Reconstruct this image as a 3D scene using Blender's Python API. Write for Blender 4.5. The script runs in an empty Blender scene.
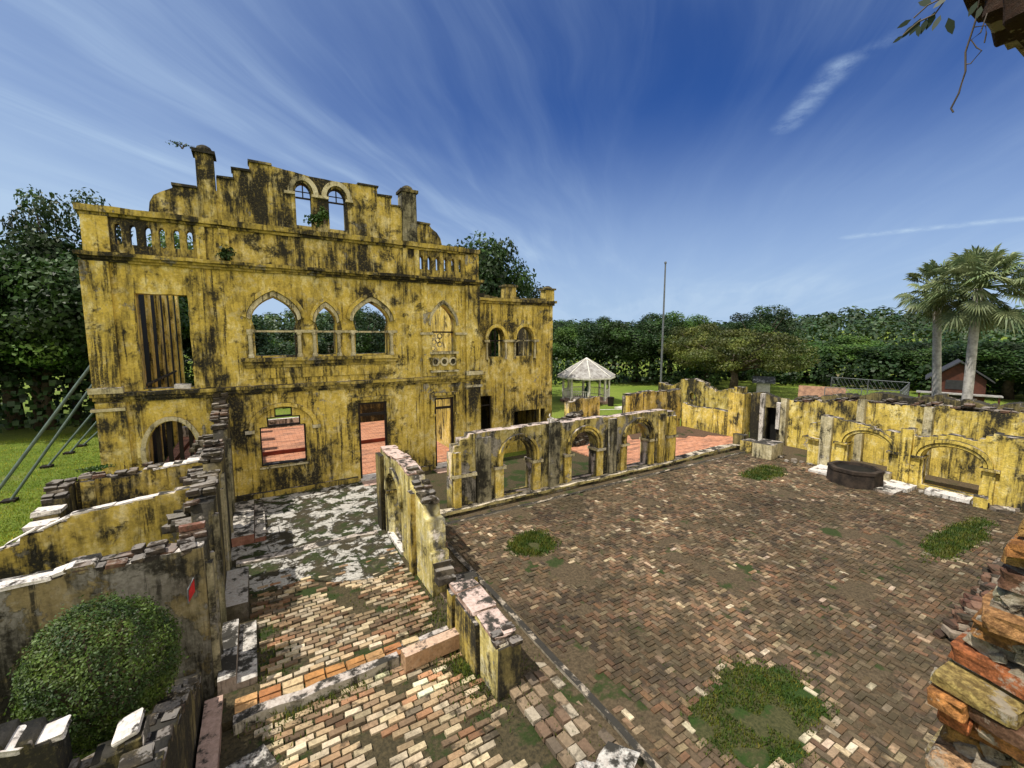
import bpy, bmesh, math, random
from mathutils import Vector, Matrix, noise
R = math.radians
scn = bpy.context.scene
COL = scn.collection
rnd = random.Random(7)

# ------------------------------------------------------------------ camera, sky, sun, exposure
cd = bpy.data.cameras.new("camera"); cam = bpy.data.objects.new("camera", cd); COL.objects.link(cam)
cam.location = (0, 0, 6.0)
cam.rotation_euler = (R(90 - 6.399), 0, R(-31.119))
cd.sensor_width = 36; cd.lens = 428.0 / 1024 * 36
cd.clip_start = 0.05; cd.clip_end = 8000
scn.camera = cam
scn.render.resolution_x = 1024; scn.render.resolution_y = 768
scn.view_settings.view_transform = 'Standard'
scn.view_settings.look = 'None'
scn.view_settings.gamma = 1
scn.view_settings.exposure = 0.30

SUN = Vector((-0.46, 0.035, 0.885)).normalized()
ld = bpy.data.lights.new("sun", 'SUN'); ld.energy = 4.4; ld.angle = R(0.5); ld.color = (1, .94, .84)
sl = bpy.data.objects.new("sun", ld); COL.objects.link(sl)
sl.rotation_euler = (-SUN).to_track_quat('-Z', 'Y').to_euler()

W = bpy.data.worlds.new("World"); scn.world = W; W.use_nodes = True
def world():
    nt = W.node_tree; nt.nodes.clear(); N = nt.nodes; L = nt.links
    out = N.new('ShaderNodeOutputWorld'); bg = N.new('ShaderNodeBackground'); L.new(bg.outputs[0], out.inputs[0])
    bg.inputs[1].default_value = 0.09
    sky = N.new('ShaderNodeTexSky'); sky.sky_type = 'NISHITA'; sky.sun_disc = False
    sky.sun_elevation = math.asin(SUN.z); sky.sun_rotation = math.atan2(SUN.x, SUN.y) % (2*math.pi)
    sky.air_density = 1.0; sky.dust_density = 0.4; sky.ozone_density = 4.0
    tint = N.new('ShaderNodeMix'); tint.data_type = 'RGBA'; tint.blend_type = 'MULTIPLY'
    tint.inputs[0].default_value = 1; L.new(sky.outputs[0], tint.inputs[6]); tint.inputs[7].default_value = (.16, .40, .84, 1)
    tc = N.new('ShaderNodeTexCoord'); sep = N.new('ShaderNodeSeparateXYZ'); L.new(tc.outputs['Generated'], sep.inputs[0])
    def mth(op, a, b=None, c=None, clamp=False):
        m = N.new('ShaderNodeMath'); m.operation = op; m.use_clamp = clamp
        for i, v in enumerate((a, b, c)):
            if v is None: continue
            if isinstance(v, (int, float)): m.inputs[i].default_value = v
            else: L.new(v, m.inputs[i])
        return m.outputs[0]
    zz = mth('ADD', mth('MAXIMUM', sep.outputs[2], 0.0), 0.10)
    u = mth('DIVIDE', sep.outputs[0], zz); v = mth('DIVIDE', sep.outputs[1], zz)
    cb = N.new('ShaderNodeCombineXYZ'); L.new(u, cb.inputs[0]); L.new(v, cb.inputs[1])
    wn = N.new('ShaderNodeTexNoise'); L.new(cb.outputs[0], wn.inputs[0]); wn.inputs['Scale'].default_value = .55; wn.inputs['Detail'].default_value = 3
    wv = N.new('ShaderNodeVectorMath'); wv.operation = 'MULTIPLY_ADD'; L.new(wn.outputs[1], wv.inputs[0]); wv.inputs[1].default_value = (.42, .42, 0); L.new(cb.outputs[0], wv.inputs[2])
    cb = wv
    def layer(rot, sx, sy, scale, det, rough, lo, hi, dist=0.4, loc=(0, 0, 0)):
        mp = N.new('ShaderNodeMapping'); L.new(cb.outputs[0], mp.inputs[0])
        mp.vector_type = 'TEXTURE'
        mp.inputs['Rotation'].default_value = (0, 0, R(rot)); mp.inputs['Scale'].default_value = (1/sx, 1/sy, 1)
        mp.inputs['Location'].default_value = loc
        no = N.new('ShaderNodeTexNoise'); L.new(mp.outputs[0], no.inputs[0])
        no.inputs['Scale'].default_value = scale; no.inputs['Detail'].default_value = det
        no.inputs['Roughness'].default_value = rough; no.inputs['Distortion'].default_value = dist
        mr = N.new('ShaderNodeMapRange'); mr.interpolation_type = 'SMOOTHSTEP'; L.new(no.outputs[0], mr.inputs[0])
        mr.inputs[1].default_value = lo; mr.inputs[2].default_value = hi
        return mr.outputs[0]
    # streaks run towards a point low in the east; broad veils break them up
    s1 = layer(40, .30, 1.9, 1.0, 9, .6, .36, .72, .5)
    s2 = layer(46, .5, 5.0, 1.3, 9, .6, .40, .80, .5, (3, 1, 0))
    s3 = layer(40, .30, .55, .8, 5, .55, .40, .62, .6, (1.5, 7, 0))
    m = mth('ADD', mth('MULTIPLY', s1, .50), mth('MULTIPLY', s2, .28))
    m = mth('MULTIPLY', mth('ADD', m, .16), mth('ADD', mth('MULTIPLY', s3, .90), .26))
    ea = N.new('ShaderNodeMapRange'); ea.interpolation_type = 'SMOOTHSTEP'; L.new(sep.outputs[0], ea.inputs[0]); ea.inputs[1].default_value = .35; ea.inputs[2].default_value = .80; ea.inputs[3].default_value = 1; ea.inputs[4].default_value = .42
    m = mth('MULTIPLY', m, ea.outputs[0])
    low = N.new('ShaderNodeMapRange'); low.interpolation_type = 'SMOOTHSTEP'; L.new(sep.outputs[2], low.inputs[0])
    low.inputs[1].default_value = .46; low.inputs[2].default_value = .0; low.inputs[3].default_value = 0; low.inputs[4].default_value = .85
    m = mth('ADD', m, low.outputs[0], clamp=True)
    west = N.new('ShaderNodeMapRange'); west.interpolation_type = 'SMOOTHSTEP'; L.new(sep.outputs[0], west.inputs[0])
    west.inputs[1].default_value = .55; west.inputs[2].default_value = -.55; west.inputs[3].default_value = 0; west.inputs[4].default_value = .42
    m = mth('ADD', m, west.outputs[0], clamp=True)
    def wisp(a, b, wd, amt):
        # a thin brushed cloud between two points of the cloud layer
        au, av = a; du, dv = b[0]-au, b[1]-av; q = du*du+dv*dv
        pu = mth('SUBTRACT', u, au); pv = mth('SUBTRACT', v, av)
        t_ = mth('DIVIDE', mth('ADD', mth('MULTIPLY', pu, du), mth('MULTIPLY', pv, dv)), q, clamp=True)
        eu = mth('SUBTRACT', pu, mth('MULTIPLY', t_, du)); ev = mth('SUBTRACT', pv, mth('MULTIPLY', t_, dv))
        d_ = mth('POWER', mth('ADD', mth('MULTIPLY', eu, eu), mth('MULTIPLY', ev, ev)), .5)
        f_ = N.new('ShaderNodeMapRange'); f_.interpolation_type = 'SMOOTHSTEP'; L.new(d_, f_.inputs[0]); f_.inputs[1].default_value = wd; f_.inputs[2].default_value = 0; f_.inputs[3].default_value = 0; f_.inputs[4].default_value = 1
        no = N.new('ShaderNodeTexNoise'); L.new(cb.outputs[0], no.inputs[0]); no.inputs['Scale'].default_value = 7; no.inputs['Detail'].default_value = 8; no.inputs['Roughness'].default_value = .7
        g_ = N.new('ShaderNodeMapRange'); L.new(no.outputs[0], g_.inputs[0]); g_.inputs[1].default_value = .35; g_.inputs[2].default_value = .65
        return mth('MULTIPLY', mth('MULTIPLY', f_.outputs[0], g_.outputs[0]), amt)
    m = mth('ADD', m, wisp((1.77, .93), (1.57, .68), .07, .42)); m = mth('ADD', m, wisp((1.57, .68), (1.56, .55), .05, .2)); m = mth('ADD', m, wisp((3.34, 1.31), (3.6, .63), .08, .38), clamp=True)
    mx = N.new('ShaderNodeMix'); mx.data_type = 'RGBA'; L.new(m, mx.inputs[0]); L.new(tint.outputs[2], mx.inputs[6])
    mx.inputs[7].default_value = (4.1, 5.5, 7.4, 1)
    # unseen bright cloud bank, added behind the viewer to light the shaded facade
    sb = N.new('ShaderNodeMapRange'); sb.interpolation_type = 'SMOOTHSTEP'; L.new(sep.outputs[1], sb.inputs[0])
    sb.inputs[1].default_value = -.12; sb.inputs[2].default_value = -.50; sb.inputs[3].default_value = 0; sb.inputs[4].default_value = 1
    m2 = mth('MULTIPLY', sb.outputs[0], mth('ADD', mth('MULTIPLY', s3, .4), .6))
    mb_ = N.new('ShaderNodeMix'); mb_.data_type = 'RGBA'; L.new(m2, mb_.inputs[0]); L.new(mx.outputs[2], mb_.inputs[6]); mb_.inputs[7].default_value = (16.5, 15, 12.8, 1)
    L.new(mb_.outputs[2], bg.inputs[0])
world()

# ------------------------------------------------------------------ tree of objects
def tag(o, label=None, cat=None, group=None, kind=None):
    if label: o['label'] = label
    if cat: o['category'] = cat
    if group: o['group'] = group
    if kind: o['kind'] = kind
    return o
def thing(name, label, cat, loc=(0, 0, 0), group=None):
    o = bpy.data.objects.new(name, None); COL.objects.link(o); o.location = loc
    return tag(o, label, cat, group)
def link(name, me, parent=None, local=False):
    o = bpy.data.objects.new(name, me); COL.objects.link(o)
    if parent is not None:
        o.parent = parent
        if not local:
            r = parent; off = Vector((0, 0, 0))
            while r is not None: off += Vector(r.location); r = r.parent
            o.location = -off
    return o
SPLIT = {'pilaster_base', 'gable_coping', 'plinth', 'impost', 'hood_stop', 'gallery_floor', 'low_back_wall', 'fallen_timber', 'porch_post', 'post', 'colonnette'}
class MB:
    def __init__(s): s.v = []; s.f = []; s.c = []; s.g = []
    def face(s, pts, c=(.5, .5, .5)):
        b = len(s.v); s.v += [tuple(p) for p in pts]; s.f.append(tuple(range(b, b+len(pts)))); s.c.append(c)
    def poly(s, vs, fs, c=(.5, .5, .5)):
        b = len(s.v); s.v += [tuple(p) for p in vs]; s.g.append((b, len(s.v), len(s.f), len(s.f)+len(fs)))
        for f in fs: s.f.append(tuple(b+i for i in f)); s.c.append(c)
    def box(s, x0, x1, y0, y1, z0, z1, c=(.5, .5, .5), rot=None, piv=None, j=0):
        vs = [Vector((x, y, z)) for z in (z0, z1) for x, y in ((x0, y0), (x1, y0), (x1, y1), (x0, y1))]
        if j: vs = [p + Vector((rnd.uniform(-j, j), rnd.uniform(-j, j), rnd.uniform(-j, j))) for p in vs]
        if rot is not None:
            pv = Vector(piv) if piv else Vector(((x0+x1)/2, (y0+y1)/2, (z0+z1)/2))
            vs = [rot @ (p-pv) + pv for p in vs]
        s.poly(vs, [(3, 2, 1, 0), (4, 5, 6, 7), (0, 1, 5, 4), (1, 2, 6, 5), (2, 3, 7, 6), (3, 0, 4, 7)], c)
        return s
    def tube(s, pts, rad, n=8, c=(.5, .5, .5), cap=True):
        pts = [Vector(p) for p in pts]; rings = []
        for i, p in enumerate(pts):
            d = (pts[min(i+1, len(pts)-1)] - pts[max(i-1, 0)]).normalized()
            a = d.orthogonal().normalized() if abs(d.z) < .99 else Vector((1, 0, 0)); a = (a - d*a.dot(d)).normalized(); b = d.cross(a)
            r = rad[i] if isinstance(rad, (list, tuple)) else rad
            rings.append([p + (a*math.cos(2*math.pi*k/n) + b*math.sin(2*math.pi*k/n))*r for k in range(n)])
        vs = [q for g in rings for q in g]; fs = []
        for i in range(len(pts)-1):
            for k in range(n):
                k2 = (k+1) % n; fs.append((i*n+k, i*n+k2, (i+1)*n+k2, (i+1)*n+k))
        if cap: fs += [tuple(reversed(range(n))), tuple((len(pts)-1)*n+k for k in range(n))]
        s.poly(vs, fs, c); return s
    def lathe(s, cx, cy, prof, n=16, c=(.5, .5, .5), ph=0):
        vs = []; fs = []
        for r, z in prof:
            vs += [(cx + r*math.cos(2*math.pi*k/n+ph), cy + r*math.sin(2*math.pi*k/n+ph), z) for k in range(n)]
        for i in range(len(prof)-1):
            for k in range(n):
                k2 = (k+1) % n; fs.append((i*n+k, i*n+k2, (i+1)*n+k2, (i+1)*n+k))
        fs += [tuple(reversed(range(n))), tuple((len(prof)-1)*n+k for k in range(n))]
        s.poly(vs, fs, c); return s
    def mesh(s, name, mat, smooth=False, fix=False):
        me = bpy.data.meshes.new(name); me.from_pydata(s.v, [], s.f)
        me.materials.append(mat)
        ca = me.color_attributes.new('tone', 'FLOAT_COLOR', 'CORNER')
        buf = []
        for f, c in zip(s.f, s.c): buf += [c[0], c[1], c[2], 1.0]*len(f)
        ca.data.foreach_set('color', buf)
        if smooth: me.polygons.foreach_set('use_smooth', [True]*len(me.polygons))
        if fix:
            bm = bmesh.new(); bm.from_mesh(me); bmesh.ops.recalc_face_normals(bm, faces=bm.faces); bm.to_mesh(me); bm.free()
        me.update(); return me
    def build(s, name, mat, parent=None, smooth=False, local=False, fix=True):
        if name in SPLIT and len(s.g) > 1:
            for v0, v1, f0, f1 in s.g:
                q = MB(); q.v = s.v[v0:v1]; q.f = [tuple(i-v0 for i in f) for f in s.f[f0:f1]]; q.c = s.c[f0:f1]; o = link(name, q.mesh(name, mat, smooth, fix), parent, local)
            return o
        return link(name, s.mesh(name, mat, smooth, fix), parent, local)

# ------------------------------------------------------------------ materials
class NT:
    def __init__(s, name):
        s.m = bpy.data.materials.new(name); s.m.use_nodes = True; s.t = s.m.node_tree; s.t.nodes.clear()
        s.out = s.t.nodes.new('ShaderNodeOutputMaterial'); s.p = s.t.nodes.new('ShaderNodeBsdfPrincipled')
        s.t.links.new(s.p.outputs[0], s.out.inputs[0]); s.p.inputs['Roughness'].default_value = .9
        s.p.inputs['Specular IOR Level'].default_value = .25
    def n(s, k): return s.t.nodes.new(k)
    def l(s, a, b): s.t.links.new(a, b)
    def pos(s):
        g = s.n('ShaderNodeNewGeometry'); s.geo = g; return g.outputs['Position']
    def mp(s, v, sc, loc=(0, 0, 0), rot=(0, 0, 0)):
        m = s.n('ShaderNodeMapping'); s.l(v, m.inputs[0]); m.inputs['Scale'].default_value = sc; m.inputs['Location'].default_value = loc
        m.inputs['Rotation'].default_value = rot; return m.outputs[0]
    def noise(s, v, sc, det=6, ro=.6, dist=0):
        m = s.n('ShaderNodeTexNoise'); s.l(v, m.inputs[0]); m.inputs['Scale'].default_value = sc; m.inputs['Detail'].default_value = det
        m.inputs['Roughness'].default_value = ro; m.inputs['Distortion'].default_value = dist; return m.outputs[0]
    def vor(s, v, sc, feat='F1'):
        m = s.n('ShaderNodeTexVoronoi'); m.feature = feat; s.l(v, m.inputs[0]); m.inputs['Scale'].default_value = sc; return m.outputs[0]
    def rng(s, v, a, b, c=0., d=1., sm=True):
        m = s.n('ShaderNodeMapRange'); m.interpolation_type = 'SMOOTHSTEP' if sm else 'LINEAR'; s.l(v, m.inputs[0])
        for i, q in enumerate((a, b, c, d)): m.inputs[i+1].default_value = q
        return m.outputs[0]
    def math(s, op, a, b=None, clamp=False):
        m = s.n('ShaderNodeMath'); m.operation = op; m.use_clamp = clamp
        for i, v in enumerate((a, b)):
            if v is None: continue
            if isinstance(v, (int, float)): m.inputs[i].default_value = v
            else: s.l(v, m.inputs[i])
        return m.outputs[0]
    def mix(s, f, a, b, mode='MIX'):
        m = s.n('ShaderNodeMix'); m.data_type = 'RGBA'; m.blend_type = mode
        for i, v in ((0, f), (6, a), (7, b)):
            if isinstance(v, (int, float)): m.inputs[i].default_value = v
            elif isinstance(v, tuple): m.inputs[i].default_value = (*v[:3], 1)
            else: s.l(v, m.inputs[i])
        return m.outputs[2]
    def attr(s):
        a = s.n('ShaderNodeAttribute'); a.attribute_name = 'tone'; return a.outputs[0]
    def bump(s, h, st=.5, d=.02):
        b = s.n('ShaderNodeBump'); b.inputs['Strength'].default_value = st; b.inputs['Distance'].default_value = d
        s.l(h, b.inputs['Height']); s.l(b.outputs[0], s.p.inputs['Normal'])
    def col(s, c):
        if isinstance(c, tuple): s.p.inputs[0].default_value = (*c[:3], 1)
        else: s.l(c, s.p.inputs[0])

def plaster(name, a, b, dark=(.022, .020, .014), grime=.5, grey=.5, greyc=(.30, .27, .21), top=(.52, .47, .42), topd=(.035, .032, .026), sd=0., toplight=.5, redness=0.):
    t = NT(name); P = t.mp(t.pos(), (1, 1, 1), (sd, sd*1.7, sd*.4))
    A = t.noise(P, .7, 5, .55); M = t.noise(P, 1.5, 12, .68, .3); Fi = t.noise(P, 16, 8, .65)
    V = t.noise(t.mp(P, (1.9, 1.9, .42)), 1, 12, .72, .35); V2 = t.noise(t.mp(P, (8, 8, .9)), 1, 8, .7, .2)
    N5 = t.noise(t.mp(P, (1, 1, .7), (3, 8, 1)), 4.5, 12, .72, .3)
    W_ = t.math('ADD', t.math('ADD', t.math('MULTIPLY', V, .22), t.math('MULTIPLY', N5, .52)), t.math('MULTIPLY', A, .26))
    deep = tuple(q*.42+d for q, d in zip(a, (.01, .006, .004)))
    base = t.mix(t.rng(W_, .40, .50), b, a); base = t.mix(t.rng(W_, .50, .60, 0, .25+.6*grime), base, deep)
    H5 = t.noise(t.mp(P, (1, 1, 1), (17, 3, 6)), 3.1, 12, .74, .2)
    base = t.mix(t.rng(H5, .53, .62, 0, .30+.5*grey), base, t.mix(.5, greyc, b))
    base = t.mix(t.rng(Fi, .42, .68, 0, .55), base, t.mix(.6, base, (.08, .055, .02)))
    G = t.noise(t.mp(P, (1, 1, .8), (9, 4, 2)), 1.1, 12, .7, .2)
    gm = t.rng(G, .70-.20*grey, .74-.20*grey)
    base = t.mix(gm, base, t.mix(t.rng(Fi, .3, .7), greyc, t.mix(.5, greyc, (.07, .06, .045))))
    if redness:
        Q = t.noise(t.mp(P, (1, 1, 1), (2, 14, 5)), 1.6, 8, .6); base = t.mix(t.rng(Q, .62-.1*redness, .66), base, (.20, .075, .035))
    D = t.math('ADD', t.math('ADD', t.math('MULTIPLY', V, .50), t.math('MULTIPLY', V2, .22)), t.math('MULTIPLY', M, .28))
    D = t.math('ADD', D, t.math('MULTIPLY', t.math('SUBTRACT', t.noise(t.mp(P, (1, 1, .8), (31, 7, 2)), .45, 3, .5), .5), .42)); lo = .605-.16*grime
    dm = t.rng(D, lo, lo+.085); dm2 = t.rng(D, lo-.07, lo+.03, 0, .52)
    c = t.mix(dm2, base, t.mix(.65, base, (.07, .065, .03)))
    dm = t.math('MULTIPLY', dm, t.rng(Fi, .30, .50, .55, 1.)); c = t.mix(dm, c, dark)
    bl = t.rng(M, .57-.05*grime, .64, 0, .92); V3 = t.noise(t.mp(P, (5.5, 5.5, .35), (2, 2, 8)), 1, 8, .7, .15); dr = t.math('MULTIPLY', t.rng(V3, .51, .60), t.rng(A, .40, .56)); c = t.mix(t.math('MULTIPLY', dr, t.rng(Fi, .35, .5, .35, .9)), c, dark); c = t.mix(t.math('MULTIPLY', bl, t.rng(Fi, .38, .55, .45, 1.)), c, dark)
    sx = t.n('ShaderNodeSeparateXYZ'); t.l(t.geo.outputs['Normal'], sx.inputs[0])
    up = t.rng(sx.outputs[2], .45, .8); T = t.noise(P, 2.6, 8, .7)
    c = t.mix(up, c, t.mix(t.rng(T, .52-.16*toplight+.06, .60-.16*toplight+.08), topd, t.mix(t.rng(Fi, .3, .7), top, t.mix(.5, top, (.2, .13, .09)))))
    t.col(c)
    h = t.math('SUBTRACT', t.math('ADD', t.math('MULTIPLY', Fi, .5), t.math('MULTIPLY', M, .9)), t.math('MULTIPLY', gm, .55))
    t.bump(h, .75, .05); return t.m

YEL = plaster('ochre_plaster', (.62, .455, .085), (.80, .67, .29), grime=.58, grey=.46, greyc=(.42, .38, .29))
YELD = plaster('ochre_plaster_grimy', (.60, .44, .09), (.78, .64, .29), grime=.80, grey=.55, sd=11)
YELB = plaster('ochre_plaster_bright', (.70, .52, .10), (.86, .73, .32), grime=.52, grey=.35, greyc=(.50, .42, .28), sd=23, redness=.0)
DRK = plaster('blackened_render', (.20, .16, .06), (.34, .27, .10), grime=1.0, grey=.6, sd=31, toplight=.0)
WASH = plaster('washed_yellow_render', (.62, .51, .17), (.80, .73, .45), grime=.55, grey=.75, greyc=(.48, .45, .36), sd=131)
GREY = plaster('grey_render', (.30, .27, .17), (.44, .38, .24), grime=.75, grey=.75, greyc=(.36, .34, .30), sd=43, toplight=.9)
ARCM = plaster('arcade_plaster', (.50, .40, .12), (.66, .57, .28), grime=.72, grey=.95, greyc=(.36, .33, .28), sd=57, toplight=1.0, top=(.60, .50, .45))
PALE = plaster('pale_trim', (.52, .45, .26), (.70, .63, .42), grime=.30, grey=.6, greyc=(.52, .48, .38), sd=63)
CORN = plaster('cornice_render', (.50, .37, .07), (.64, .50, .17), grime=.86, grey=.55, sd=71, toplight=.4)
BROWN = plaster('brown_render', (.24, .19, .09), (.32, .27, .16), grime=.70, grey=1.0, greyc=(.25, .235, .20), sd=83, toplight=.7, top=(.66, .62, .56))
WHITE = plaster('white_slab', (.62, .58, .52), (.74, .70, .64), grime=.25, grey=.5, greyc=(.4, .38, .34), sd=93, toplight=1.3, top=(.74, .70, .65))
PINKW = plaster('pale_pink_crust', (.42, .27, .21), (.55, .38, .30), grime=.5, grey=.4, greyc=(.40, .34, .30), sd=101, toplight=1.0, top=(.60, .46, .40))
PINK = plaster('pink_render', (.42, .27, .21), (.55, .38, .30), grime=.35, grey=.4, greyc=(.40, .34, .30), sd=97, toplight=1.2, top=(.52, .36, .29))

def brickmat(name, dirt=.5, top=.0, gloss=.9, dark=(.03, .024, .016)):
    t = NT(name); P = t.pos(); A = t.attr(); Fi = t.noise(P, 22, 6, .65); M = t.noise(P, 2.3, 9, .68, .2)
    c = t.mix(t.rng(Fi, .3, .7, 0, .6), A, t.mix(.55, A, (.02, .015, .01)))
    c = t.mix(t.rng(M, .56-.12*dirt, .66-.06*dirt, 0, .85), c, dark)
    D2 = t.noise(t.mp(P, (1, 1, 1), (6, 2, 0)), .75, 12, .7, .3); c = t.mix(t.rng(D2, .47, .58, 0, .8*dirt+.1), c, (.050, .040, .020)); D3 = t.noise(t.mp(P, (1, 1, 1), (1, 9, 0)), 5, 10, .75); c = t.mix(t.rng(D3, .52, .66, 0, .75*dirt), c, (.16, .125, .08))
    if top:
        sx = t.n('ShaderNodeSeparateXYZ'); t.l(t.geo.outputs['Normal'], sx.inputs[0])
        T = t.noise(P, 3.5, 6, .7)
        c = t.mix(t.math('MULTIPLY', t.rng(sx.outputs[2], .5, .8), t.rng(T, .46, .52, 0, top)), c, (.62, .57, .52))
    t.col(c); t.bump(t.math('ADD', Fi, M), .6, .02); t.p.inputs['Roughness'].default_value = gloss; return t.m
BR_COURT = brickmat('courtyard_brick', .65)
BR_HALL = brickmat('hall_brick', .30)
BR_WALL = brickmat('wall_brick', .9, .22, dark=(.014, .012, .009))

def rubblemat():
    t = NT('orange_rubble_brick'); P = t.pos(); A = t.attr(); Fi = t.noise(P, 38, 10, .7); M = t.noise(P, 7, 12, .72, .4)
    c = t.mix(t.rng(Fi, .30, .62), A, t.mix(.75, A, (.05, .02, .008)))
    c = t.mix(t.rng(M, .58, .66, 0, .85), c, (.035, .028, .018)); M2 = t.noise(t.mp(P, (1, 1, 1), (5, 5, 5)), 9, 10, .7)
    c = t.mix(t.rng(M2, .58, .64, 0, .8), c, (.50, .43, .33))
    t.col(c); t.bump(t.math('ADD', Fi, t.math('MULTIPLY', M, 1.5)), 1.0, .03); return t.m
BR_RUB = rubblemat()
def mortarmat():
    t = NT('lime_mortar'); P = t.pos(); Fi = t.noise(P, 30, 10, .7); M = t.noise(P, 5, 12, .7, .3)
    c = t.mix(t.rng(Fi, .3, .7), (.66, .58, .44), (.36, .27, .17)); c = t.mix(t.rng(M, .54, .60), c, (.05, .04, .03))
    t.col(c); t.bump(t.math('ADD', Fi, t.math('MULTIPLY', M, 2)), 1.0, .05); return t.m
MORTAR = mortarmat()

def dirtmat(name, a, b, moss, ms=.5):
    t = NT(name); P = t.pos(); Fi = t.noise(P, 18, 8, .7); M = t.noise(P, 1.1, 10, .65, .2)
    c = t.mix(t.rng(Fi, .3, .7), a, b); c = t.mix(t.rng(M, .62-.2*ms, .70-.2*ms), c, t.mix(t.rng(Fi, .35, .65), moss, t.mix(.5, moss, (.01, .02, .003))))
    t.col(c); t.bump(t.math('ADD', Fi, M), .8, .05); return t.m
DIRT = dirtmat('court_dirt', (.045, .033, .018), (.12, .088, .05), (.035, .05, .012), .4)
HDIRT = dirtmat('hall_dirt', (.030, .026, .014), (.09, .07, .035), (.030, .046, .010), .6)

def screed():
    t = NT('broken_screed'); P = t.pos(); Fi = t.noise(P, 20, 8, .7); M = t.noise(P, 1.35, 12, .62, .5)
    M2 = t.noise(t.mp(P, (1, 1, 1), (7, 3, 1)), 1.0, 10, .65)
    w = t.mix(t.rng(Fi, .3, .7), (.50, .48, .44), (.26, .245, .21)); g = t.mix(t.rng(M2, .45, .58), (.055, .045, .025), (.030, .045, .010))
    g = t.mix(t.rng(Fi, .3, .7), g, t.mix(.5, g, (.01, .01, .005)))
    M3 = t.noise(P, 4.5, 10, .7); k = t.rng(t.math('ADD', t.math('MULTIPLY', M, .62), t.math('MULTIPLY', M3, .38)), .49, .525); g = t.mix(t.rng(M3, .5, .7, 0, .6), g, (.20, .17, .12)); c = t.mix(k, g, w); cr = t.vor(t.mp(P, (1, 1, 1)), 1.6, 'DISTANCE_TO_EDGE')
    c = t.mix(t.rng(cr, .0, .03, .8, 0), c, (.03, .028, .02))
    t.col(c); t.bump(t.math('ADD', t.math('MULTIPLY', k, 2.), Fi), .8, .03); return t.m
SCREED = screed()

def tiles():
    t = NT('terracotta_tiles'); P = t.pos(); b = t.n('ShaderNodeTexBrick'); t.l(t.mp(P, (1, 1, 1)), b.inputs[0])
    b.inputs['Color1'].default_value = (.40, .165, .085, 1); b.inputs['Color2'].default_value = (.52, .24, .14, 1); b.inputs['Mortar'].default_value = (.16, .07, .045, 1)
    b.inputs['Scale'].default_value = 1; b.inputs['Mortar Size'].default_value = .012; b.inputs['Brick Width'].default_value = .42; b.inputs['Row Height'].default_value = .2
    M = t.noise(t.mp(P, (.5, 1.6, 1)), 1.6, 9, .7, .3); c = t.mix(t.rng(M, .48, .62, 0, .8), b.outputs[0], (.13, .065, .045))
    c = t.mix(t.rng(t.noise(P, 14, 5), .4, .7, 0, .3), c, (.6, .38, .26)); t.col(c); t.bump(b.outputs[1], .3, .01); return t.m
TILES = tiles()

def lawn():
    t = NT('lawn'); P = t.pos(); F = t.noise(P, 9, 8, .75); M = t.noise(P, .16, 8, .6); Q = t.noise(P, 1.2, 8, .7)
    c = t.mix(t.rng(M, .35, .65), (.15, .225, .022), (.23, .29, .04)); c = t.mix(t.rng(F, .35, .65), c, t.mix(.6, c, (.02, .04, .006)))
    c = t.mix(t.rng(Q, .56, .70, 0, .6), c, (.20, .17, .07)); B = t.noise(t.mp(P, (1, 1, 1), (13, 4, 0)), .09, 5, .5)
    c = t.mix(t.rng(B, .62, .66, 0, .75), c, (.26, .20, .12))
    t.col(c); t.bump(F, 1.0, .12); return t.m
LAWN = lawn()
def simple(name, c, c2=None, sc=8., rough=.7, metal=0., bump=.3):
    t = NT(name); P = t.pos(); F = t.noise(P, sc, 8, .65); c2 = c2 or tuple(x*.55 for x in c)
    t.col(t.mix(t.rng(F, .35, .68), c, c2)); t.p.inputs['Roughness'].default_value = rough; t.p.inputs['Metallic'].default_value = metal
    t.bump(F, bump, .02); return t.m
WOOD = simple('dark_wood', (.018, .013, .009)); STEEL = simple('grey_green_steel', (.13, .17, .15), (.09, .12, .11), 4, .5, .3)
GALV = simple('galvanised_steel', (.16, .17, .18), (.11, .12, .13), 4, .5, .3)
BLACKST = simple('blackened_stone', (.050, .036, .026), (.014, .011, .009), 3.5, .95, 0, .8)
BARK = simple('bark', (.10, .075, .05), (.04, .03, .02), 5); PALMTR = simple('palm_trunk', (.42, .40, .36), (.22, .21, .19), 6)
WHITEP = simple('white_paint', (.72, .70, .64), (.5, .48, .42), 3); SHING = simple('weathered_shingle', (.36, .35, .33), (.17, .155, .14), 2.6)
BRICKP = simple('red_brown_boards', (.085, .028, .016), (.05, .018, .012), 3); ROOFD = simple('dark_roof', (.05, .05, .055), (.03, .03, .03), 3)
ORROOF = simple('rust_orange_roof', (.27, .15, .085), (.14, .075, .045), 3.5); VOIDM = simple('void_shade_and_soil', (.010, .009, .008), (.006, .006, .005), 3)  # VOIDM: near black standing in for shade behind openings, also planter soil
CLOTH = simple('dark_green_cloth', (.02, .06, .045), (.015, .04, .03), 4); REDP = simple('red_paint', (.45, .015, .02), (.25, .01, .012), 6, .5)
HATCH = simple('dark_boards', (.03, .03, .03), (.02, .02, .02), 4)  # flat dark colour of the cabin's window and door
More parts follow.
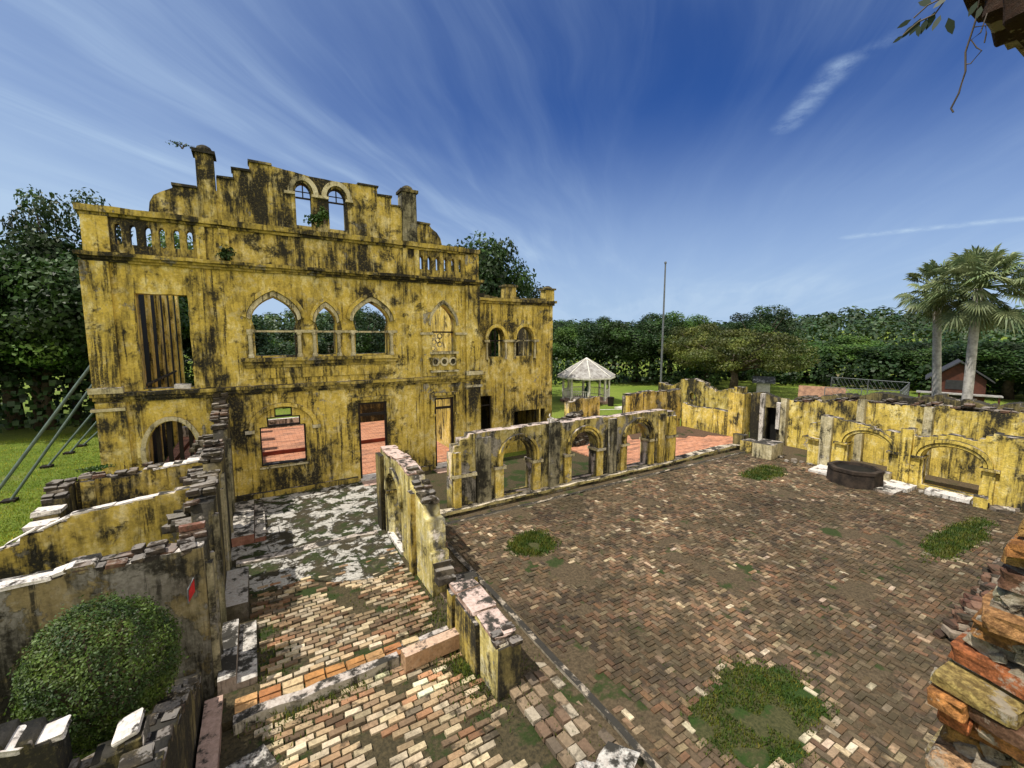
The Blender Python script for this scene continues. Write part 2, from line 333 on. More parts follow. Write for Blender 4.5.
def leafmat(name, a, b, trans=.25, sc=.35):
    t = NT(name); P = t.pos(); A = t.attr(); N1 = t.noise(P, sc, 4, .6)
    c = t.mix(t.rng(N1, .38, .62), a, b); c = t.mix(1., c, A, 'MULTIPLY'); c = t.mix(1., c, (2., 2., 2.), 'MULTIPLY')
    t.col(c); t.p.inputs['Roughness'].default_value = .55; t.p.inputs['Specular IOR Level'].default_value = .35
    if trans:
        tr = t.n('ShaderNodeBsdfTranslucent'); t.l(c, tr.inputs[0]); ms = t.n('ShaderNodeMixShader'); ms.inputs[0].default_value = trans
        t.l(t.p.outputs[0], ms.inputs[1]); t.l(tr.outputs[0], ms.inputs[2]); t.l(ms.outputs[0], t.out.inputs[0])
    return t.m
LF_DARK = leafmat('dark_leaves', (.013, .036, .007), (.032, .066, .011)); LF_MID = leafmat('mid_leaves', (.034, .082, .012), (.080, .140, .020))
LF_OLIVE = leafmat('olive_leaves', (.050, .072, .012), (.110, .120, .022)); LF_BUSH = leafmat('box_leaves', (.018, .040, .005), (.060, .095, .012), .1, 3.)
LF_PALM = leafmat('palm_leaves', (.10, .14, .06), (.24, .27, .13), .2, 2.); LF_GRASS = leafmat('grass_blades', (.035, .075, .010), (.085, .115, .020), .3, 2.5)
LF_HILL = leafmat('hill_canopy', (.013, .036, .009), (.034, .066, .012), 0, .02)

# ------------------------------------------------------------------ wall helpers
def jit(poly, amp=.02, step=.22, sd=0):
    r = random.Random(sd or len(poly)*7+int(abs(poly[0][0])*100)); out = []
    for i, p in enumerate(poly):
        q = poly[(i+1) % len(poly)]; d = math.hypot(q[0]-p[0], q[1]-p[1]); n = max(1, int(d/step))
        for k in range(n):
            f = k/n; a = amp if k else amp*.5
            out.append((p[0]+(q[0]-p[0])*f + r.uniform(-a, a), p[1]+(q[1]-p[1])*f + r.uniform(-a, a)))
    return out
def ragged(tops, z0, amp=.05, step=.12, sd=1):
    """outline of a wall whose broken top passes the (u, z) points from left to right"""
    r = random.Random(sd); out = [(tops[0][0], z0)]; zoff = 0
    for (a, za), (b, zb) in zip(tops, tops[1:]):
        n = max(1, int(abs(b-a)/step))
        for k in range(n):
            u = a+(b-a)*k/n; z = za+(zb-za)*k/n; zoff = r.choice((zoff, r.uniform(-amp, amp)))
            out.append((u, z+zoff)); out.append((u+(b-a)/n*.9, z+zoff+r.uniform(-.01, .01)))
    out.append(tops[-1]); out.append((tops[-1][0], z0)); return out
def panel(name, outline, holes, axis, pos, th, mat, parent=None):
    cu = bpy.data.curves.new('c', 'CURVE'); cu.dimensions = '2D'; cu.fill_mode = 'BOTH'; cu.extrude = th/2
    for pts in [outline]+list(holes):
        sp = cu.splines.new('POLY'); sp.points.add(len(pts)-1)
        for p, q in zip(sp.points, pts): p.co = (q[0], q[1], 0, 1)
        sp.use_cyclic_u = True
    o = bpy.data.objects.new('c', cu); COL.objects.link(o); dg = bpy.context.evaluated_depsgraph_get(); dg.update()
    me = bpy.data.meshes.new_from_object(o.evaluated_get(dg)); bpy.data.objects.remove(o); bpy.data.curves.remove(cu)
    me.name = name
    for v in me.vertices:
        x, y, z = v.co
        v.co = (x, pos+th/2+z, y) if axis == 'X' else (pos+th/2+z, x, y)
    bm = bmesh.new(); bm.from_mesh(me); bmesh.ops.remove_doubles(bm, verts=bm.verts, dist=.0005)
    bmesh.ops.recalc_face_normals(bm, faces=bm.faces); bm.to_mesh(me); bm.free()
    me.materials.clear(); me.materials.append(mat); me.update()
    return link(name, me, parent)
def rect(a, b, c, d): return [(a, c), (b, c), (b, d), (a, d)]
def arch(a, b, z0, zs, za, n=14, horse=0.):
    """round opening; horse > 0 lets the curve bulge past the jambs"""
    m = (a+b)/2; w = (b-a)/2*(1+horse); out = [(a, z0), (b, z0), (b, zs)]
    st = -math.asin(min(.9, horse*2)) if horse else 0
    for k in range(n+1):
        t = st + (math.pi-2*st)*k/n; out.append((m+w*math.cos(t), zs + (za-zs)*(math.sin(t)-math.sin(st))/(1-math.sin(st))))
    out.append((a, zs)); return out
def goth(a, b, z0, zs, zb, za, bul=.05, n=8):
    m = (a+b)/2; w = (b-a)/2; R_ = [(b-.03, zs)]
    for k in range(n+1):
        t = k/n; u = (w+bul)*math.cos(t*math.pi/2)**.80; z = zb+(za-zb)*(t**.92); R_.append((m+u, z))
    R_[-1] = (m, za)
    Lf = [(2*m-x, z) for x, z in reversed(R_[:-1])]
    return [(a, z0), (b, z0), (b, zs)] + R_ + Lf + [(a, zs)]
def ring(outer, inner, axis, pos, th, mat, name, parent):
    """band between two open curves, run from right springing to left springing"""
    return panel(name, list(outer)+list(reversed(inner)), [], axis, pos, th, mat, parent)
def arc(m, zs, rx, rz, n=18, a0=0, a1=180): return [(m+rx*math.cos(R(a0+(a1-a0)*k/n)), zs+rz*math.sin(R(a0+(a1-a0)*k/n))) for k in range(n+1)]
def stepband(mb, x0, x1, yf, levels, axis='X', back=None):
    for z0, z1, pr in levels:
        if axis == 'X': mb.box(x0-pr*.6, x1+pr*.6, yf-pr, back or yf+.1, z0, z1)
        else: mb.box(yf-pr, back or yf+.1, x0-pr*.6, x1+pr*.6, z0, z1)
def longbox(mb, x0, x1, y0, y1, z0, z1, seg=.45, j=.012, axis='X'):
    """a moulding cut in short worn lengths"""
    a, b = (x0, x1) if axis == 'X' else (y0, y1); n = max(1, int((b-a)/seg)); vs = []; fs = []
    for i in range(n+1):
        u = a+(b-a)*i/n; d = rnd.uniform(-j, j); e = rnd.uniform(-j, j)
        if axis == 'X': vs += [(u, y0+d, z0+e), (u, y1, z0+e), (u, y1, z1+d), (u, y0+d, z1+rnd.uniform(-j, j))]
        else: vs += [(x0+d, u, z0+e), (x1, u, z0+e), (x1, u, z1+d), (x0+d, u, z1+rnd.uniform(-j, j))]
    for i in range(n):
        k = i*4
        for q in range(4): fs.append((k+q, k+(q+1) % 4, k+4+(q+1) % 4, k+4+q))
    fs += [(0, 1, 2, 3), (n*4+3, n*4+2, n*4+1, n*4)]; mb.poly(vs, fs)
def rock(mb, cx, cy, cz, sx, sy, sz, c, r, rot, lo=False, am=1.):
    bm = bmesh.new(); bmesh.ops.create_cube(bm, size=1.0); bmesh.ops.bevel(bm, geom=bm.edges[:], offset=.07, segments=1, affect='EDGES')
    bmesh.ops.subdivide_edges(bm, edges=bm.edges[:] if not lo else [e for e in bm.edges if e.calc_length() > .5], cuts=1, use_grid_fill=True)
    o = Vector((r.uniform(0, 99), r.uniform(0, 99), 0)); vs = []
    for v in bm.verts:
        p = Vector(v.co); d = (noise.noise(p*2.2+o)*.17+noise.noise(p*6+o)*.08)*am; p = p*(1+d); p = Vector((p.x*sx, p.y*sy, p.z*sz)); vs.append(rot @ p + Vector((cx, cy, cz)))
    mb.poly(vs, [tuple(v.index for v in f.verts) for f in bm.faces], c); bm.free()
def course(mb, axis, u0, u1, w0, w1, zf, layers=(1, 3), sd=1, keep=.8, dark=True, bh=.085, bl=.24):
    """loose courses of brick left standing on a broken wall top; zf(u) is the wall's top"""
    r = random.Random(sd); u = u0
    while u < u1-.1:
        L_ = bl*r.uniform(.6, 1.1); z = zf(u+L_/2)-.03
        for k in range(r.randint(*layers)):
            if r.random() > keep: break
            g = r.choice(((.045, .034, .026), (.08, .05, .035), (.028, .024, .02), (.12, .065, .04), (.20, .17, .14)))
            wm = (w0+w1)/2
            for (p, q) in (((w0-.02, wm-.01), (wm+.01, w1+.02)) if r.random() < .65 else ((w0-.02+r.uniform(0, .05), w1+.02-r.uniform(0, .10)),)):
                if r.random() < .16: continue
                a = r.uniform(-.06, .06); rt = Matrix.Rotation(r.gauss(0, .12), 3, 'Z') @ Matrix.Rotation(r.gauss(0, .05), 3, 'X') @ Matrix.Rotation(r.gauss(0, .05), 3, 'Y'); sx, sy = L_*.98, (q-p)*r.uniform(.8, 1)
                if axis == 'X': rock(mb, u+a+L_/2, (p+q)/2, z+bh/2, sx, sy, bh*r.uniform(.7, 1.05), g, r, rt, True)
                else: rock(mb, (p+q)/2, u+a+L_/2, z+bh/2, sy, sx, bh*r.uniform(.7, 1.05), g, r, rt, True)
            z += bh*.9
        u += L_
def crust(mb, axis, u0, u1, w0, w1, zf, sd=1, th=.06, L0=.25, L1=.7):
    """eroded slabs of render left along a wall top"""
    r = random.Random(sd); u = u0
    while u < u1-.08:
        L_ = min(r.uniform(L0, L1), u1-u); m0 = w0+r.uniform(-.03, .05); m1 = w1+r.uniform(-.06, .03); sl = math.atan2(zf(u+L_)-zf(u), L_); h = th*r.uniform(.6, 1.3)
        c = ((m0+m1)/2, u+L_/2); z = zf(u+L_/2)+r.uniform(-.02, .02)
        if axis == 'X': rock(mb, c[1], c[0], z, L_*1.02, m1-m0, h, (.5, .5, .5), r, Matrix.Rotation(-sl+r.gauss(0, .02), 3, 'Y') @ Matrix.Rotation(r.gauss(0, .03), 3, 'Z'), am=.7)
        else: rock(mb, c[0], c[1], z, m1-m0, L_*1.02, h, (.5, .5, .5), r, Matrix.Rotation(sl+r.gauss(0, .02), 3, 'X') @ Matrix.Rotation(r.gauss(0, .03), 3, 'Z'), am=.7)
        u += L_
def prof(pts):
    def f(u):
        if u <= pts[0][0]: return pts[0][1]
        for (a, za), (b, zb) in zip(pts, pts[1:]):
            if u <= b: return za+(zb-za)*(u-a)/max(b-a, 1e-6)
        return pts[-1][1]
    return f

# ------------------------------------------------------------------ ground
g = MB(); n = 60; S = 3000
def gz(x, y):
    d = math.hypot(x, y); b = math.degrees(math.atan2(x, y))
    if d < 95: return -.35 + .0
    h = min((d-95)/260, 1)
    k = 8 + 3*math.sin(b*.08+1) + 2*math.sin(b*.21)
    return -.35 + (h*h*(3-2*h))*k
rads = [0, 30, 60, 90, 120, 150, 190, 240, 300, 380, 500, 800, 1500, 3500]; na = 96
vs = [(0, 0, -.35)]; fs = []
for r_ in rads[1:]:
    for k in range(na):
        a = 2*math.pi*k/na; x, y = r_*math.sin(a), r_*math.cos(a); vs.append((x, y, gz(x, y)))
for k in range(na): fs.append((0, 1+(k+1) % na, 1+k))
for i in range(len(rads)-2):
    for k in range(na):
        k2 = (k+1) % na; fs.append((1+i*na+k, 1+i*na+k2, 1+(i+1)*na+k2, 1+(i+1)*na+k))
g.poly(vs, fs); tag(g.build('ground', LAWN, smooth=True), kind='structure')

# courtyard and hall floors: earth sheets with real bricks laid on them
def sheet(name, pts, z, th, mat):
    m = MB(); n_ = len(pts); m.poly([(x, y, z) for x, y in pts]+[(x, y, z-th) for x, y in pts], [tuple(range(n_))]+[(i, i+n_, (i+1) % n_+n_, (i+1) % n_) for i in range(n_)])
    return tag(m.build(name, mat), kind='structure')
sheet('courtyard_floor', [(3.75, -1), (24.9, -1), (24.9, 12.9), (3.75, 12.9)], -.016, .3, DIRT)
sheet('hall_floor', [(-.9, 7.55), (3.7, 7.55), (3.7, 13.0), (-.9, 13.0)], -.045, .3, HDIRT)
sheet('lower_hall_floor', [(-.9, 1), (3.7, 1), (3.7, 7.5), (-.9, 7.5)], -.155, .2, HDIRT)
sheet('entrance_floor', [(-.85, 13.05), (5.3, 13.05), (5.3, 18.1), (-.85, 18.1)], -.03, .3, SCREED)
sheet('screed_patch', [(-.8, 11.5), (-.2, 11.1), (.8, 11.25), (1.4, 10.7), (2.3, 10.4), (3.1, 10.7), (3.18, 12.95), (-.8, 12.95)], .012, .05, SCREED)
sheet('cloister_floor', [(5.32, 13.5), (24.4, 13.5), (24.4, 18.1), (5.32, 18.1)], -.06, .25, HDIRT)
sheet('tiled_floor', [(-3.8, 18.75), (9.1, 18.75), (9.1, 24.3), (-3.8, 24.3)], .03, .3, TILES)
sheet('raised_tiled_floor', [(-3.8, 24.31), (9.1, 24.31), (9.1, 30.9), (-3.8, 30.9)], .22, .5, TILES)
sheet('tiled_terrace', [(14.2, 13.55), (24.3, 13.55), (24.3, 18.2), (14.2, 18.2)], .0, .3, TILES)

sheet('soil_patch', [(21.6, 15.9), (22.2, 16.2), (22.8, 15.5), (23.4, 15.7), (24.2, 14.9), (24.3, 18.2), (19.3, 18.2), (18.6, 17.3), (19.9, 16.9), (20.6, 17.1)], .02, .05, dirtmat('terrace_soil', (.06, .035, .022), (.13, .08, .05), (.04, .04, .015), .3))
def nz(x, y, s, o=0): return noise.noise(Vector((x*s+o, y*s-o, o*.7)))
grass_patches = [(6.65, 9.85, .75, .62), (19.1, 9.95, 1.3, .62), (6.7, 3.35, 1.25, .72), (17.9, 3.55, 2.3, .45)]
def in_patch(x, y, k=1.):
    for i, (a, b, rx, ry) in enumerate(grass_patches):
        d = math.hypot((x-a)/rx, (y-b)/ry) + .30*nz(x, y, 1.3, i*5)
        if d < k: return True
    return False
TURF = dirtmat('turf_soil', (.030, .035, .010), (.085, .080, .030), (.030, .060, .008), .75)
for i, (a, b, rx, ry) in enumerate(grass_patches):
    ring_ = []
    for k in range(72):
        t_ = 2*math.pi*k/72; q = .3
        while q < 1.8 and in_patch(a+rx*q*math.cos(t_), b+ry*q*math.sin(t_), 1.0): q += .02
        ring_.append((a+rx*q*math.cos(t_), b+ry*q*math.sin(t_)))
    sheet('turf_patch', ring_, -.006, .05, TURF)
cb_ = MB(); r = random.Random(3); w = .107
PAL = [(.140, .086, .046), (.165, .105, .060), (.105, .068, .040), (.190, .128, .072), (.125, .092, .055), (.085, .060, .038), (.160, .088, .046), (.225, .165, .100)]
PAL_TAN = [(.40, .31, .19), (.34, .25, .15), (.50, .41, .28)]  # pale tan bricks, mixed in at random and around the grass patches
def brick(mb, cx, cy, lx, ly, zt, c, r, gap=.007, tilt=.012, zj=.008):
    a = r.gauss(0, .015); ux, uy = math.cos(a), math.sin(a); hx, hy = lx/2-gap, ly/2-gap; ta = r.gauss(0, tilt); tb = r.gauss(0, tilt); z = zt+r.gauss(0, zj)
    P4 = []
    for sx, sy in ((-1, -1), (1, -1), (1, 1), (-1, 1)):
        qx = sx*hx*r.uniform(.93, 1.0); qy = sy*hy*r.uniform(.92, 1.0); P4.append((cx+qx*ux-qy*uy, cy+qx*uy+qy*ux, z+ta*sx*lx+tb*sy*ly))
    B4 = [(x+(x-cx)*.05, y+(y-cy)*.05, z_-.08) for x, y, z_ in P4]
    mb.poly(P4+B4, [(0, 1, 2, 3), (0, 4, 5, 1), (1, 5, 6, 2), (2, 6, 7, 3), (3, 7, 4, 0)], c)
for i in range(0, 166):
    for j in range(0, 112):
        d = (i-j) % 4
        if d not in (0, 3): continue
        lx, ly = (2*w, w) if d == 0 else (w, 2*w)
        cx = 4.62+i*w+lx/2; cy = .6+j*w+ly/2
        if cy > 12.15 or cx > 22.1 or (cy > 11.6 and cx > 22): continue
        if in_patch(cx, cy, .97): continue
        e = nz(cx, cy, .55, 3); e2 = nz(cx, cy, 1.7, 9)
        if e + e2*.6 > .50 or r.random() < .035: continue
        base = r.choice(PAL); k = 1.22 + 1.0*nz(cx, cy, .20, 21) + .6*nz(cx, cy, .7, 61) + .28*e2; k = max(k, .45)
        lp = .03 + .24*max(0, nz(cx, cy, .6, 40)+.05) + (.45 if in_patch(cx, cy, 1.12) else 0)
        c = r.choice(PAL_TAN) if r.random() < lp else base
        f_ = .80*k*r.uniform(.70, 1.22)*(1+.35*nz(cx, cy, .16, 77)); c = tuple(min(.75, q*f_*r.uniform(.95, 1.05)) for q in c)
        brick(cb_, cx, cy, lx, ly, 0, c, r, .007, .022, .008)
tag(cb_.build('courtyard_paving', BR_COURT, fix=False), kind='structure')
hb = MB(); r = random.Random(5)
HP = [(.50, .37, .22), (.58, .46, .31), (.42, .27, .15), (.64, .53, .37), (.36, .19, .10), (.46, .33, .19), (.68, .55, .34), (.30, .20, .12)]
def hall(mb, x0, x1, y0, y1, zt, L_, w_, miss, off):
    j = 0; y = y0
    while y < y1:
        x = x0 - (L_/2 if j % 2 else 0); sh = r.uniform(-.03, .03)
        while x < x1:
            cx, cy = x+L_/2+sh, y+w_/2
            if x0-.02 < cx < x1:
                e = nz(cx, cy, .9, off)+.5*nz(cx, cy, 2.1, off+4)
                edge = min(cx-x0, x1-cx, 1)
                if e < miss + (edge*.5 if edge < .6 else .3) and r.random() > .05:
                    k = r.uniform(.7, 1.15)*(1+.35*nz(cx, cy, .7, off+9))*(1. if r.random() > .14 else .4)*(.7+.6*min(1, max(0, .6+nz(cx, cy, .8, off+70))))
                    brick(mb, cx, cy, L_, w_, zt, tuple(min(.75, q*k*.95) for q in r.choice(HP)), r, gap=.013, zj=.011)
            x += L_
        y += w_; j += 1
hall(hb, -.25, 3.1, 7.95, 11.6, .0, .262, .120, .0, 12)
hall(hb, -.35, 3.15, 2.0, 7.45, -.11, .285, .128, -.03, 30)
tag(hb.build('hall_paving', BR_HALL, fix=False), kind='structure')
# edging courses
eb = MB(); r = random.Random(8)
x = -.6
while x < 2.2:
    c = r.choice(((.50, .24, .08), (.58, .33, .14), (.62, .46, .26), (.42, .18, .07)))
    for yy in (7.62, 7.80): brick(eb, x+.17, yy-.03*(x+.6)+.02, .34, .165, .03, tuple(q*(.85+.1*(yy > 7.7)) for q in c), r, .008)
    x += .345
x = 3.62; y = 2.0
while y < 12.0:
    for q in range(5):
        xx = 3.5+q*.18
        if nz(xx, y, 1.1, 50) < .38 and r.random() < .92: brick(eb, xx, y+r.uniform(-.03, .03), .175, .28, -.01+.02*(q == 3), r.choice(((.22, .16, .10), (.17, .11, .07), (.40, .34, .25), (.13, .10, .07), (.26, .19, .12))), r, .01, .03, .02)
    y += .285
tag(eb.build('edging_bricks', BR_HALL, fix=False), kind='structure')
kb = MB()
longbox(kb, -.7, 2.95, 12.75, 13.02, -.03, .07, .5, .03)
longbox(kb, -.6, 2.0, 7.36, 7.55, -.14, .045, .3, .03)
longbox(kb, 2.05, 3.1, 7.62, 7.75, -.1, .035, .3, .03)
tag(kb.build('stone_edging', plaster('edge_stone', (.42, .38, .30), (.55, .50, .42), grime=.35, grey=.8, sd=5, toplight=.9), fix=True), kind='structure')
kb = MB(); longbox(kb, 4.42, 4.54, 1.0, 12.0, -.1, .035, .4, .015, 'Y'); longbox(kb, 4.42, 22.2, 12.25, 12.36, -.1, .04, .4, .015)
tag(kb.build('courtyard_kerb', plaster('kerb_stone', (.30, .26, .20), (.42, .38, .31), grime=.6, grey=.6, sd=6, toplight=.35, top=(.40, .35, .27))), kind='structure')
gb = MB()
for i in range(105):
    x = 4.6+i*.168
    if rnd.random() < .85:
        c = rnd.choice(((.05, .04, .03), (.08, .06, .045), (.14, .11, .08), (.035, .03, .025))); brick(gb, x, 12.56, .17, .28, -.03, c, rnd, .014, .03, .015)
tag(gb.build('gutter_bricks', BR_COURT, fix=False), kind='structure')

# ------------------------------------------------------------------ the great facade
YF = 18.2
F = thing('ruined_facade', 'tall two storey ochre facade with a stepped gable and black stains', 'ruined building', (2.45, YF, -.3))
g1 = goth(.08, 1.42, 5.28, 6.2, 6.58, 7.42, .06); g2 = goth(2.17, 2.84, 5.28, 6.2, 6.5, 7.10, .04); g3 = goth(3.58, 4.9, 5.28, 6.2, 6.58, 7.38, .06)
ni = goth(6.82, 7.96, 5.3, 6.1, 6.45, 7.40, .03)
lw_ = [(.04, 1.12), (1.58, 1.12), (1.58, 2.62), (1.42, 2.62), (1.42, 2.97), (1.15, 2.97), (1.15, 3.32), (.55, 3.32), (.55, 2.97), (.29, 2.97), (.29, 2.62), (.04, 2.62)]
lla = arch(-3.22, -1.86, .9, 2.1, 3.14, 14)
out = [(-4.25, -.35), (9.15, -.35), (9.15, 8.3), (-4.25, 8.3)]
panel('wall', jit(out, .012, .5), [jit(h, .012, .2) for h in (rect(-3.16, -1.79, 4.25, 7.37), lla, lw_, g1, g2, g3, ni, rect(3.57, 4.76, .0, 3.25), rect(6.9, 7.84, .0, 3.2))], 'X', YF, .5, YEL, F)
# parapet with its pierced balustrades
ho = [arch(x-.085, x+.085, 8.88, 9.34, 9.50, 6) for x in (-3.42, -3.06, -2.69, -2.33, -1.96, -1.61)] + [arch(x-.085, x+.085, 8.88, 9.3, 9.45, 6) for x in (6.46, 6.82, 7.19, 7.57, 7.92, 8.28)]
panel('parapet', jit([(-4.2, 8.54), (9.12, 8.54), (9.12, 9.68), (-4.2, 9.68)], .01, .5), ho, 'X', YF+.05, .3, YELD, F)
m = MB()
for z0, z1, pr in ((8.28, 8.36, .10), (8.36, 8.44, .20), (8.44, 8.55, .32)): longbox(m, -4.25-pr*.5, 9.15+pr*.5, YF-pr, YF+.4, z0, z1, .45, .014)
m.build('cornice', CORN, F)
m = MB()
for z0, z1, pr in ((9.67, 9.76, .06), (9.76, 9.94, .16)): longbox(m, -4.27-pr*.4, 9.15+pr*.3, YF+.02-pr, YF+.44, z0, z1, .45, .016)
m.build('parapet_rail', CORN, F)
m = MB()
for z0, z1, pr in ((3.88, 3.97, .07), (3.97, 4.08, .15), (4.08, 4.20, .24)): longbox(m, -4.3-pr*.5, 9.2+pr*.8, YF-pr, YF+.1, z0, z1, .45, .014)
m.build('string_course', CORN, F)
m = MB(); longbox(m, -.85, 3.45, YF-.14, YF+.05, -.33, .17, .5, .02); longbox(m, 4.9, 6.75, YF-.14, YF+.05, -.33, .17, .5, .02); longbox(m, 7.95, 9.1, YF-.14, YF+.05, -.33, .17, .5, .02)
m.build('plinth', CORN, F)
for x0, x1, z0, z1, pr in ((-4.36, -3.68, 4.36, 8.29, .13), (-1.50, -1.22, 4.22, 8.29, .05), (6.36, 6.62, 4.22, 8.29, .10), (8.46, 9.17, 4.22, 8.29, .12), (-4.34, -3.6, -.33, 3.89, .14), (6.38, 6.62, .17, 3.89, .07), (8.44, 9.17, .17, 3.89, .12), (-3.45, -3.25, 2.0, 3.89, .05), (-.9, -.72, .17, 3.89, .05)):
    m = MB(); m.box(x0, x1, YF-pr, YF+.02, z0, z1, j=.006); m.build('pilaster', YEL, F)
for x0, x1 in ((-4.44, -3.62), (8.4, 9.24)):
    m = MB(); m.box(x0, x1, YF-.26, YF+.02, 4.2, 4.38, j=.01); m.box(x0, x1, YF-.2, YF+.02, 3.62, 3.72, j=.008); m.build('pilaster_base', PALE, F)
for x0, x1 in ((-4.25, -3.62), (-1.42, -1.18), (-.78, -.5), (5.62, 5.82), (6.12, 6.32), (8.5, 9.16)):
    m = MB(); m.box(x0, x1, YF-.03, YF+.06, 8.55, 9.67, j=.006); m.build('parapet_pier', YEL, F)
# gable
gab = [(-2.62, 9.9), (-2.58, 10.3), (-2.45, 10.52), (-2.27, 10.66), (-1.95, 10.82), (-1.95, 10.93), (-1.28, 10.93), (-.75, 10.93), (-.74, 11.38), (-.26, 11.40), (-.25, 11.74), (.26, 11.75), (.26, 12.09), (.9, 12.08), (1.9, 11.97), (3.25, 11.93), (4.66, 11.98), (4.68, 11.68), (5.22, 11.66), (5.22, 11.34), (5.6, 11.33), (6.3, 10.86), (6.86, 10.78), (6.96, 10.66), (7.2, 10.5), (7.36, 10.28), (7.44, 9.9)]
panel('gable_wall', jit(gab, .022, .25), [arch(1.67, 2.21, 10.12, 11.28, 11.68, 12), arch(2.82, 3.42, 10.12, 11.27, 11.67, 12)], 'X', YF+.1, .4, YELD, F)
m = MB()
for a, b, z in ((-1.98, -1.3, 10.93), (-.73, -.22, 11.39), (-.29, .3, 11.75), (.22, .95, 12.09), (3.9, 4.72, 11.97), (4.66, 5.26, 11.67), (5.2, 5.62, 11.34), (6.3, 6.88, 10.80)):
    m.box(a, b, YF+.03, YF+.55, z-.02, z+.05, j=.012)
m.build('gable_coping', DRK, F)
for x0, x1, zt in ((-1.29, -.78, 12.06), (5.66, 6.28, 11.96)):
    m = MB(); m.box(x0, x1, YF+.02, YF+.58, 9.9, zt, j=.01); c = m.build('chimney', YELD if x0 < 0 else GREY, F)
    m = MB(); m.box(x0-.07, x1+.07, YF-.05, YF+.65, zt+.0, zt+.12, j=.01); cx = (x0+x1)/2
    m.lathe(cx, YF+.3, [(.24, zt+.11), (.24, zt+.2), (.20, zt+.28), (.10, zt+.34), (.02, zt+.35)], 14); m.build('cap', DRK, c)
for cx, hw in ((1.94, .30), (3.12, .33)):
    ring(arc(cx, 11.28, hw+.22, .62), arc(cx, 11.28, hw+.05, .46), 'X', YF+.02, .1, PALE, 'archivolt', F)
    m = MB(); m.box(cx-hw-.34, cx-hw+.02, YF-.02, YF+.12, 11.19, 11.28, j=.005); m.box(cx+hw-.02, cx+hw+.25, YF-.02, YF+.12, 11.19, 11.28, j=.005); m.build('impost', PALE, F)
    m = MB(); m.box(cx-hw, cx+hw, YF+.24, YF+.29, 11.12, 11.18); m.box(cx-.02, cx+.02, YF+.24, YF+.28, 11.19, 11.66); m.box(cx-hw+.02, cx+hw-.02, YF+.24, YF+.28, 11.36, 11.39); m.build('window_bar', WOOD, F)
# first floor three-light window
def hood(gp, k0, k1, name, mat, pr=.12, zs=6.2):
    m_ = (gp[0][0]+gp[1][0])/2; body = [p for p in gp if p[1] > zs+.02]; zc = zs
    top = [p for p in body]; o_ = []; i_ = []
    for x, z in top: o_.append((m_+(x-m_)*k1, zc+(z-zc)*(1+(k1-1)*.85))); i_.append((m_+(x-m_)*k0, zc+(z-zc)*(1+(k0-1)*.85)))
    ring(o_, i_, 'X', YF-pr, pr+.03, mat, name, F)
for gp in (g1, g3): hood(gp, 1.03, 1.20, 'window_surround', PALE, .12); hood(gp, 1.22, 1.38, 'hood_mould', YEL, .20)
hood(g2, 1.04, 1.26, 'window_surround', PALE, .07); hood(g2, 1.3, 1.52, 'hood_mould', YEL, .12)
m = MB()
for a, b in ((-.16, .12), (1.38, 2.2), (2.81, 3.62), (4.86, 5.26)): longbox(m, a, b, YF-.14, YF+.3, 6.13, 6.23, .3, .006)
m.build('impost', PALE, F)
for a, b in ((.08, 1.42), (2.17, 2.84), (3.58, 4.9), (6.82, 7.96)): m = MB(); m.box(a, b, YF+.2, YF+.27, 6.14, 6.21); m.build('transom', PALE if a < 6 else WOOD, F)
for x in (-.06, 1.53, 2.06, 2.94, 3.47, 5.02):
    m = MB(); m.lathe(x, YF-.06, [(.10, 5.22), (.10, 5.3), (.07, 5.36), (.065, 6.02), (.10, 6.07), (.10, 6.14)], 10); m.build('colonnette', PALE, F, smooth=False)
m = MB()
for z0, z1, pr in ((4.84, 4.95, .08), (4.95, 5.08, .16), (5.08, 5.21, .26)): longbox(m, -.3-pr*.3, 5.12+pr*.3, YF-pr, YF+.1, z0, z1, .45, .012)
m.build('window_sill', CORN, F)
m = MB(); m.box(-.22, 5.04, YF-.045, YF+.02, 4.44, 4.83, j=.004); m.build('sill_panel', YEL, F)
# niche window and its roundels
hood(ni, 1.03, 1.18, 'window_surround', PALE, .08, 6.1)
m = MB(); m.box(6.28, 6.84, YF-.14, YF+.03, 6.06, 6.16, j=.005); m.box(7.94, 8.5, YF-.14, YF+.03, 6.06, 6.16, j=.005); m.box(6.7, 8.08, YF-.1, YF+.2, 5.2, 5.3, j=.006); m.build('impost', PALE, F)
for x in (6.72, 8.06): m = MB(); m.box(x-.09, x+.09, YF-.08, YF+.02, 4.5, 6.06, j=.004); m.build('colonnette', YEL, F)
for x in (6.97, 7.39, 7.81):
    ring(arc(x, 4.85, .2, .2, 20, 0, 359), arc(x, 4.85, .12, .12, 20, 0, 359), 'X', YF-.06, .08, PALE, 'roundel', F)
    m = MB(); vs = [(x+.12*math.cos(R(a)), YF-.012, 4.85+.12*math.sin(R(a))) for a in range(0, 360, 24)]; m.face(vs); m.build('roundel_recess', DRK, F)
m = MB(); m.box(6.72, 8.06, YF-.1, YF+.02, 4.38, 4.46, j=.004); m.build('niche_ledge', PALE, F)
